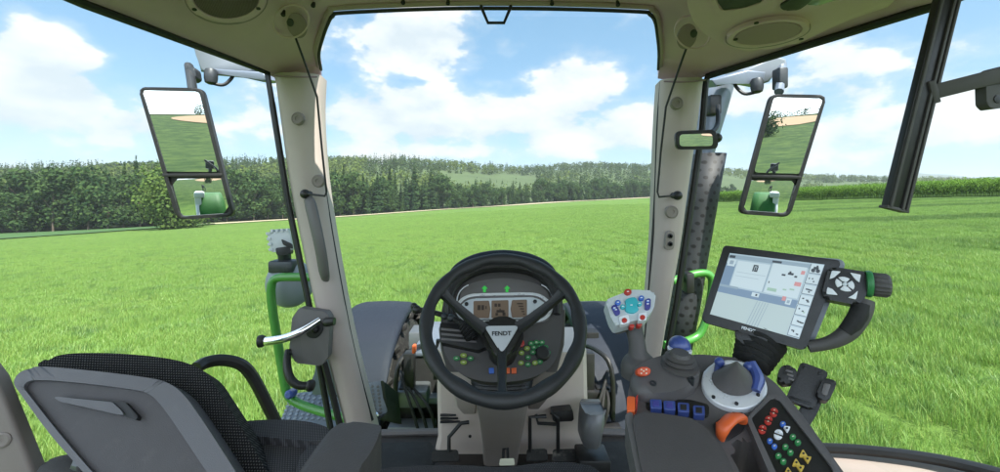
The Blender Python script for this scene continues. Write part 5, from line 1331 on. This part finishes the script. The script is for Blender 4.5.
# ---- grass: one clump patch scattered by geometry nodes
NB = 6000; PS = 1.8
bx = rng.uniform(-PS/2, PS/2, (NB, 2)); hh = rng.uniform(.06, .19, NB)*(.8+.4*rng.random(NB)); az = rng.uniform(0, 2*math.pi, NB)
wd = rng.uniform(.0022, .0044, NB); ln = rng.uniform(.05, .55, NB)*hh
ca, sa = np.cos(az), np.sin(az); az2 = az+rng.normal(0, .5, NB)+math.pi/2; cb, sb = np.cos(az2), np.sin(az2)
vs = []
for t, lw, lf in ((0, 1, 0), (.5, .9, .28), (1.0, .12, 1.0)):
    cx = bx[:, 0]+cb*ln*lf; cy = bx[:, 1]+sb*ln*lf; cz = hh*t*(1-.25*lf*ln/hh)
    for s in (-1, 1): vs.append(np.stack([cx+s*ca*wd*lw, cy+s*sa*wd*lw, cz], -1))
vs = np.stack(vs, 1); base = np.arange(NB)[:, None]*6
fcs = np.concatenate([base+[0, 1, 3, 2], base+[2, 3, 5, 4]]); tn = np.tile(rng.random(NB), 2)
me = mesh_np('grass', vs.reshape(-1, 3), fcs, M['blade'], tn)
go = link('grass', me); tag(go, 'short bright green meadow grass around the tractor', 'grass', kind='stuff')
ng = bpy.data.node_groups.new('grass_scatter', 'GeometryNodeTree')
ng.interface.new_socket('Geometry', in_out='INPUT', socket_type='NodeSocketGeometry'); ng.interface.new_socket('Geometry', in_out='OUTPUT', socket_type='NodeSocketGeometry')
N_, L_ = ng.nodes, ng.links
gi, gout = N_.new('NodeGroupInput'), N_.new('NodeGroupOutput')
gx, gy, sp_ = 330.0, 132.0, 1.4
mg = N_.new('GeometryNodeMeshGrid'); mg.inputs[0].default_value = gx; mg.inputs[1].default_value = gy; mg.inputs[2].default_value = int(gx/sp_); mg.inputs[3].default_value = int(gy/sp_)
def gm(op, a, b=None):
    x = N_.new('ShaderNodeMath'); x.operation = op
    for i, v in enumerate((a, b)):
        if v is None: continue
        if isinstance(v, (int, float)): x.inputs[i].default_value = v
        else: L_.new(v, x.inputs[i])
    return x.outputs[0]
p1_ = N_.new('GeometryNodeInputPosition'); s1 = N_.new('ShaderNodeSeparateXYZ'); L_.new(p1_.outputs[0], s1.inputs[0])
rv = N_.new('FunctionNodeRandomValue'); rv.data_type = 'FLOAT_VECTOR'; rv.inputs[0].default_value = (-.45, -.45, 0); rv.inputs[1].default_value = (.45, .45, 0)
s2 = N_.new('ShaderNodeSeparateXYZ'); L_.new(rv.outputs[0], s2.inputs[0])
xx = gm('ADD', s1.outputs[0], s2.outputs[0]); yy = gm('ADD', gm('ADD', s1.outputs[1], s2.outputs[1]), gy/2+1.2)
zz = gm('ADD', gm('ADD', gm('MULTIPLY', gm('TANH', gm('DIVIDE', xx, 200.0)), .057*200), gm('MULTIPLY', yy, -.016)), H-3.0-.01)
cx = N_.new('ShaderNodeCombineXYZ'); L_.new(xx, cx.inputs[0]); L_.new(yy, cx.inputs[1]); L_.new(zz, cx.inputs[2])
spn = N_.new('GeometryNodeSetPosition'); L_.new(mg.outputs[0], spn.inputs['Geometry']); L_.new(cx.outputs[0], spn.inputs['Position'])
p2_ = N_.new('GeometryNodeInputPosition'); s3 = N_.new('ShaderNodeSeparateXYZ'); L_.new(p2_.outputs[0], s3.inputs[0])
out_ = gm('GREATER_THAN', gm('ABSOLUTE', s3.outputs[0]), gm('ADD', gm('MULTIPLY', s3.outputs[1], 1.45), 5.0))
crn = gm('GREATER_THAN', gm('ADD', s3.outputs[0], gm('MULTIPLY', s3.outputs[1], .40)), 84.0)
both = gm('MAXIMUM', out_, crn)
dg_ = N_.new('GeometryNodeDeleteGeometry'); dg_.domain = 'POINT'; L_.new(spn.outputs[0], dg_.inputs[0]); L_.new(gm('GREATER_THAN', both, .5), dg_.inputs[1])
ip_ = N_.new('GeometryNodeInstanceOnPoints'); L_.new(dg_.outputs[0], ip_.inputs['Points']); L_.new(gi.outputs[0], ip_.inputs['Instance'])
rr_ = N_.new('FunctionNodeRandomValue'); rr_.data_type = 'FLOAT_VECTOR'; rr_.inputs[0].default_value = (0, 0, 0); rr_.inputs[1].default_value = (0, 0, 6.283); rr_.inputs['Seed'].default_value = 3
L_.new(rr_.outputs[0], ip_.inputs['Rotation'])
rs = N_.new('FunctionNodeRandomValue'); rs.data_type = 'FLOAT_VECTOR'; rs.inputs[0].default_value = (1, 1, .75); rs.inputs[1].default_value = (1.1, 1.1, 1.2); rs.inputs['Seed'].default_value = 5
L_.new(rs.outputs[0], ip_.inputs['Scale']); L_.new(ip_.outputs[0], gout.inputs[0])
md = go.modifiers.new('scatter', 'NODES'); md.node_group = ng

# ---- trees
def quads(c, nrm, size, asp=1.0):
    """clump faces: irregular quads at centres c with normals nrm"""
    n = len(c); r = rng.normal(size=(n, 3)); u = np.cross(nrm, r); u /= np.linalg.norm(u, axis=1, keepdims=True)+1e-9
    v = np.cross(nrm, u); v /= np.linalg.norm(v, axis=1, keepdims=True)+1e-9
    s = size[:, None]
    j = lambda: rng.uniform(.55, 1.25, (n, 1))
    vv = np.stack([c-u*s*j()-v*s*j()*asp*.6, c+u*s*j()-v*s*j()*asp*.6, c+u*s*j()*.7+v*s*j()*asp, c-u*s*j()*.7+v*s*j()*asp], 1)
    return vv.reshape(-1, 3), np.arange(n*4).reshape(-1, 4)
def spruce_pts(n, h, R, seed):
    g = np.random.default_rng(seed)
    t = g.beta(1.1, 1.5, n)*.93+.07; lay = np.round(t*16)/16+g.normal(0, .012, n)
    prof = R*(1-lay).clip(.0, 1)**.85*(.75+.25*np.sin(lay*50))
    a = g.uniform(0, 2*math.pi, n); rr = prof*np.sqrt(g.uniform(.25, 1.0, n))*(1+.22*np.sin(3*a+seed)+g.normal(0, .1, n))
    c = np.stack([rr*np.cos(a), rr*np.sin(a), lay*h-.12*rr+g.normal(0, .15, n)], -1)
    nm = np.stack([np.cos(a)*.6, np.sin(a)*.6, np.full(n, .8)], -1)+g.normal(0, .35, (n, 3)); return c, nm, (.26+.5*(1-lay))*h/22
def broad_pts(n, h, R, seed, low=.06):
    g = np.random.default_rng(seed); K = 16
    la = g.uniform(0, 2*math.pi, K); lz = g.uniform(low+.1, .86, K)*h; lr = R*.62*np.sqrt(g.random(K))*np.sin(np.clip((lz/h-low)/(1-low), .08, 1)*math.pi)**.5
    lc = np.stack([lr*np.cos(la), lr*np.sin(la), lz], -1); ls = R*g.uniform(.32, .52, K)
    k = g.integers(0, K, n); d = g.normal(size=(n, 3)); d /= np.linalg.norm(d, axis=1, keepdims=True)
    c = lc[k]+d*ls[k][:, None]*(g.uniform(.55, 1.08, n)[:, None]); c[:, 2] = np.maximum(c[:, 2], low*h*.55)
    return c, d+g.normal(0, .5, (n, 3))+[0, 0, .25], g.uniform(.22, .5, n)*h/18
def tree_meshes(kind, h, R, seed, n=1700):
    c, nm, sz = spruce_pts(n, h, R, seed) if kind == 'spruce' else broad_pts(n, h, R, seed)
    nm = nm/np.linalg.norm(nm, axis=1, keepdims=True); v, f = quads(c, nm, np.maximum(sz, .22))
    crown = mesh_np('crown', v, f, M['spruce' if kind == 'spruce' else 'leaf'], rng.random(len(f)))
    b = new(); tp = h*(.95 if kind == 'spruce' else .6); add_tube(b, [(0, 0, -.6), (0.05, 0, h*.2), (0, .1, tp*.6), (0, 0, tp)], [.30*h/20, .24*h/20, .15*h/20, .03], 8, 3)
    if kind != 'spruce':
        for k in range(5):
            a = k*1.3+seed; add_tube(b, [(0, 0, h*(.25+.05*k)), (R*.3*math.cos(a), R*.3*math.sin(a), h*(.4+.05*k)), (R*.6*math.cos(a), R*.6*math.sin(a), h*(.52+.05*k))], [.12, .08, .03], 6, 2)
    me = bpy.data.meshes.new('trunk'); b.to_mesh(me); b.free(); me.materials.append(M['bark']); return crown, me
TM = {'spruce': [tree_meshes('spruce', 22, 3.3+.3*i, 11+i) for i in range(4)], 'broad': [tree_meshes('broad', 18, 5.0+.5*i, 31+i) for i in range(4)]}
LAB = {('spruce', 0): 'dark narrow spruce tree standing in the wood edge beyond the meadow', ('broad', 0): 'bushy green leafy tree standing in the wood edge beyond the meadow'}
TREE_N = 0
def put_tree(kind, px, Yt, hs, first_name=None):
    global TREE_N
    x = (px-500)/F*Yt; cr, tr = random.choice(TM[kind]); h0 = 22 if kind == 'spruce' else 18
    nm = 'spruce_tree' if kind == 'spruce' else 'leafy_tree'
    root = thing(nm, (x, Yt, zw(x, Yt)), LAB[(kind, 0)], 'tree', 'spruces along the wood edge' if kind == 'spruce' else 'leafy trees along the wood edge')
    s = hs/h0; w = s*random.uniform(.9, 1.25); root.scale = (w, w*random.uniform(.9, 1.1), s); root.rotation_euler.z = random.uniform(0, 6.28)
    link('crown', cr, root); link('trunk', tr, root); TREE_N += 1
for row, dy in ((0, 0), (1, 7), (2, 15)):
    px = -70.0+row*5
    while px < 735:
        Ye = pe(px)+dy+random.uniform(-2, 3)
        hh_ = float(np.interp(px, [-70, 0, 60, 130, 200, 270, 330, 435, 452, 530, 545, 620, 680, 740], [20, 20.5, 20, 22, 22, 20, 21, 22.5, 15.5, 15, 17, 15, 10, 8.5]))*random.uniform(.66, 1.16)+row*.6
        pb_ = float(np.interp(px, [-70, 60, 130, 270, 330, 360, 435, 460, 560, 600, 640, 740], [.9, .85, .8, .75, .5, .3, .2, .5, .55, .75, .85, .9]))
        if row == 0 and random.random() < .25: pb_ = .9; hh_ *= .62
        put_tree('broad' if random.random() < pb_ else 'spruce', px, Ye, hh_)
        px += random.uniform(4.6, 7.2)/Ye*F*(1.0+.0*row)
# lone bushy tree in front of the wood
c, nm, sz = broad_pts(7000, 20, 11.5, 77, .04); nm /= np.linalg.norm(nm, axis=1, keepdims=True)
v, f = quads(c, nm, sz*.75); x = (173-500)/F*112
root = thing('leafy_tree', (x, 112, zw(x, 112)), 'broad bushy tree with foliage to the ground standing before the wood, behind the left mirror', 'tree')
M['bushleaf'] = leaf_mat('light_bush_leaves', (.060, .115, .028), (.15, .215, .055), (.1, .15, .04), .2)
link('crown', mesh_np('crown', v, f, M['bushleaf'], rng.random(len(f))), root)
b = new(); add_tube(b, [(0, 0, -.5), (0, 0, 6), (.3, 0, 12)], [.5, .4, .1], 8, 3); me = bpy.data.meshes.new('trunk'); b.to_mesh(me); b.free(); me.materials.append(M['bark']); link('trunk', me, root)
# woods on the hills behind: too many to count
VV, FF, TT = [], [], []; off_ = 0
NT_ = 9500; k = 0
while k < NT_:
    px = random.uniform(-330, 1320); ye = pe(px); yr = float(np.interp(px, RIDGE_PX, RIDGE_Y))
    t = random.random()**.75*1.04; Yt = ye+22+(yr-ye-20)*t
    gpy = 195-(zw((px-500)/F*Yt, Yt)-H)/Yt*F
    mead = (440 < px < 535 and .22 < t < .58) or (690 < px < 900 and .0 < t < .62 and mnoise.noise((px*.02, t*4, 0)) > -.15)
    if mead: continue
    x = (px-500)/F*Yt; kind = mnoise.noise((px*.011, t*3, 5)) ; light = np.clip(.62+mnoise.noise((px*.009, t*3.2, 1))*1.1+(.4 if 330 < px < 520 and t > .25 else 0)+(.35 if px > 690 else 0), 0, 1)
    h_ = random.uniform(12, 19)*(.75 if px > 690 else 1)
    n = 30
    if kind > .05: c, nm, sz = spruce_pts(n, h_, 2.9, k); sz = sz*2.1; tint = rng.random(n)*.35*.9+.0
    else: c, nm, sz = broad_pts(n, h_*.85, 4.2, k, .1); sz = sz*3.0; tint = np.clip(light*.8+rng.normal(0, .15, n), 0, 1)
    nm /= np.linalg.norm(nm, axis=1, keepdims=True); v, f = quads(c, nm, sz); v += [x, Yt, zw(x, Yt)-1]
    VV.append(v); FF.append(f+off_); off_ += len(v); TT.append(tint); k += 1
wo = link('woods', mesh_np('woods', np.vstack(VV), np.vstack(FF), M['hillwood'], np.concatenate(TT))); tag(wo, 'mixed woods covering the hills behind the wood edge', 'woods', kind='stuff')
# trees on the skyline behind the tractor (seen in the mirrors)
VV, FF, TT = [], [], []; off_ = 0
for k in range(46):
    x = random.choice((random.uniform(-90, -16), random.uniform(-8, 26), random.uniform(0, 5), random.uniform(30, 110))); y = -random.uniform(190, 215) if not 0 < x < 5 else -random.uniform(92, 104)
    c, nm, sz = broad_pts(110, random.uniform(3, 6), 2.2, 900+k, .1); nm /= np.linalg.norm(nm, axis=1, keepdims=True); v, f = quads(c, nm, sz*2.0); v += [x, y, zw(x, y)-.3]
    VV.append(v); FF.append(f+off_); off_ += len(v); TT.append(rng.random(len(f))*.6)
wo = link('hedge_row', mesh_np('hedge_row', np.vstack(VV), np.vstack(FF), M['leaf'], np.concatenate(TT))); tag(wo, 'dark hedge trees on the skyline reflected in the door mirrors', 'hedge trees', kind='stuff')
# ---- corn field on the right
VV, FF, TT = [], [], []; off_ = 0
A0, B0 = np.array([88.0, 6.0]), np.array([44.0, 108.0]); dl_ = (B0-A0); Ln = np.linalg.norm(dl_); dl_ /= Ln; nl = np.array([dl_[1], -dl_[0]])
def corn(x, y, hgt, nl_, wide):
    global off_
    z = zw(x, y); a = rng.uniform(0, 2*math.pi, nl_); zz = z+hgt*rng.uniform(.15, .92, nl_); L2 = rng.uniform(.45, .85, nl_)*wide; up = rng.uniform(.15, .5, nl_)
    ca, sa = np.cos(a), np.sin(a); w = .055*wide
    p = []
    for t, ww, dz in ((0, .8, 0), (.5, 1, .32), (1, .1, .05)):
        cx_, cy_, cz_ = x+ca*L2*t, y+sa*L2*t, zz+up*dz*2.2*(1 if t < 1 else .5)
        for s in (-1, 1): p.append(np.stack([cx_-s*sa*w*ww, cy_+s*ca*w*ww, cz_], -1))
    p = np.stack(p, 1).reshape(-1, 3); b_ = np.arange(nl_)[:, None]*6
    VV.append(p); f = np.concatenate([b_+[0, 1, 3, 2], b_+[2, 3, 5, 4]]); FF.append(f+off_); off_ += len(p); TT.append(np.tile(rng.random(nl_), 2))
    q = np.array([[x-.02, y, z], [x+.02, y, z], [x+.015, y, z+hgt], [x-.015, y, z+hgt]]); VV.append(q); FF.append(np.array([[0, 1, 2, 3]])+off_); off_ += 4; TT.append([.6])
for r_ in range(7):
    for s in np.arange(0, Ln, .30):
        p = A0+dl_*(s+rng.normal(0, .05))+nl*(r_*.75+rng.normal(0, .05)); corn(p[0], p[1], 2.3+rng.normal(0, .12), 9, 1.1)
for s in np.arange(0, Ln, 1.1):
    for r_ in np.arange(6, 46, 1.15):
        p = A0+dl_*(s+rng.normal(0, .3))+nl*(r_+rng.normal(0, .3)); corn(p[0], p[1], 2.35+rng.normal(0, .15), 5, 2.0)
co_ = link('corn_field', mesh_np('corn_field', np.vstack(VV), np.vstack(FF), M['corn'], np.concatenate(TT))); tag(co_, 'tall green maize crop standing along the right field edge', 'maize', kind='stuff')
# ================================================================== SKY, SUN, CAMERA
SUN = Vector((.42, -.60, 0)).normalized()*math.cos(R_(56)); SUN.z = math.sin(R_(56))
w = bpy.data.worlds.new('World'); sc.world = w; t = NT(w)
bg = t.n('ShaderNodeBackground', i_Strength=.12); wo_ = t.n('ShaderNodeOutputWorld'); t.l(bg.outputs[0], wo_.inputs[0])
sky = t.n('ShaderNodeTexSky'); sky.sky_type = 'NISHITA'; sky.sun_disc = False; sky.sun_elevation = R_(56); sky.sun_rotation = math.atan2(SUN.x, SUN.y); sky.altitude = 400; sky.air_density = 1.0; sky.dust_density = 1.2
d = t.n('ShaderNodeTexCoord').outputs['Generated']; dn = t.vmath('NORMALIZE', d); s = t.n('ShaderNodeSeparateXYZ'); t.l(dn, s.inputs[0]); dx, dy, dz = s.outputs
az = t.math('ARCTAN2', dx, dy); el = t.math('ARCSINE', dz)
CL = [(55, 55, 46, 22, .40), (45, 100, 95, 34, .40), (130, 125, 70, 22, .32), (250, 125, 40, 28, .22), (415, 44, 52, 24, .44), (375, 50, 30, 14, .2), (512, 47, 26, 8, .22), (575, 88, 44, 28, .42), (440, 118, 120, 26, .36), (350, 118, 70, 24, .24), (600, 130, 110, 26, .34), (470, 150, 190, 14, .20), (740, 110, 60, 40, .20), (840, 80, 70, 36, .22), (900, 135, 130, 30, .22), (985, 40, 55, 22, .28), (960, 100, 60, 30, .2)]
bias = None
for px, py, sx, sy, am in CL:
    v = Vector(((px-500)/F, 1, -(py-195)/F)); a0 = math.atan2(v.x, v.y); e0 = math.atan2(v.z, math.hypot(v.x, v.y)); k = math.cos(a0)
    u = t.math('DIVIDE', t.math('SUBTRACT', az, a0), sx/F*k*k); q = t.math('DIVIDE', t.math('SUBTRACT', el, e0), sy/F*k)
    g = t.math('MULTIPLY', t.math('EXPONENT', t.math('MULTIPLY', t.math('ADD', t.math('MULTIPLY', u, u), t.math('MULTIPLY', q, q)), -.7)), am)
    bias = g if bias is None else t.math('MAXIMUM', bias, g)
# clouds elsewhere round the sky
back = t.math('MULTIPLY', t.sstep(dy, .35, -.2), .20)
bias = t.math('ADD', t.math('ADD', bias, back), .035)
cv = t.n('ShaderNodeCombineXYZ'); t.l(dx, cv.inputs[0]); t.l(dy, cv.inputs[1]); t.l(t.math('MULTIPLY', dz, 1.9), cv.inputs[2]); v0 = cv.outputs[0]
def dens(vec):
    a = t.noise(vec, 6.0, 10, .56); return t.math('ADD', a, bias)
n0 = dens(v0); v1 = t.vmath('ADD', v0, (.03, -.02, .09)); n1 = dens(v1)
cov = t.sstep(n0, .645, .755); wisp = t.math('MULTIPLY', t.sstep(n0, .56, .72), .30)
cov = t.math('MAXIMUM', cov, wisp)
lit = t.math('ADD', t.math('MULTIPLY', t.math('SUBTRACT', n0, n1), 3.4), .55, clamp=True)
ccol = t.mix(lit, (2.05, 2.30, 2.50), (2.85, 2.9, 2.92))
skc = t.vmath('ADD', t.vmath('MULTIPLY', sky.outputs[0], (.26, .30, .33)), (.36, .78, 1.06))
hz = t.math('EXPONENT', t.math('MULTIPLY', t.math('MAXIMUM', el, 0.0), -9.0))
skc = t.mix(t.math('MULTIPLY', hz, .40), skc, (2.3, 2.6, 2.8))
full = t.mix(cov, skc, ccol); rear_fill = t.math('MULTIPLY_ADD', t.sstep(dy, .15, -.55), 1.5, 1.0); full = t.vmath('SCALE', full, None); t.l(rear_fill, full.node.inputs['Scale']); t.l(full, bg.inputs[0])  # extra brightness added to the sky behind the camera to light the cab
sl = bpy.data.lights.new('sun', 'SUN'); sl.energy = 3.2; sl.angle = R_(.55); sl.color = (1, .955, .88); so_ = bpy.data.objects.new('sun', sl); COL.objects.link(so_); so_.location = (0, 0, 50)
so_.rotation_euler = (-SUN).to_track_quat('-Z', 'Y').to_euler()
cd = bpy.data.cameras.new('camera'); cam = bpy.data.objects.new('camera', cd); COL.objects.link(cam); cam.location = EYE; cam.rotation_euler = (R_(90), 0, 0)
cd.sensor_width = 36; cd.sensor_fit = 'HORIZONTAL'; cd.lens = 36*F/1000; cd.shift_y = -.041; cd.clip_start = .02; cd.clip_end = 12000; sc.camera = cam
sc.view_settings.view_transform = 'Standard'; sc.view_settings.look = 'None'; sc.view_settings.gamma = 1; sc.view_settings.exposure = 1.7; sc.view_settings.use_curve_mapping = False
try:
    sc.cycles.use_denoising = True; sc.cycles.denoiser = 'OPENIMAGEDENOISE'
    sc.cycles.max_bounces = 10; sc.cycles.diffuse_bounces = 5; sc.cycles.glossy_bounces = 4; sc.cycles.transparent_max_bounces = 16; sc.cycles.caustics_reflective = False; sc.cycles.caustics_refractive = False
except Exception: pass

# the hazy air over the land
m = bpy.data.materials.new('thin_haze'); t = NT(m); pv = t.n('ShaderNodeVolumePrincipled'); pv.inputs['Density'].default_value = .00023; pv.inputs['Color'].default_value = (.88, .95, 1, 1); pv.inputs['Anisotropy'].default_value = .2
om = t.n('ShaderNodeOutputMaterial'); t.l(pv.outputs[0], om.inputs['Volume'])
b_ = new(); add_box(b_, (0, 0, 60), (4500, 4500, 115)); hz_ = ob('haze', b_, m, smooth=False); hz_['kind'] = 'stuff'; tag(hz_, 'thin pale summer haze lying over the far woods and ridge', 'haze', kind='stuff')
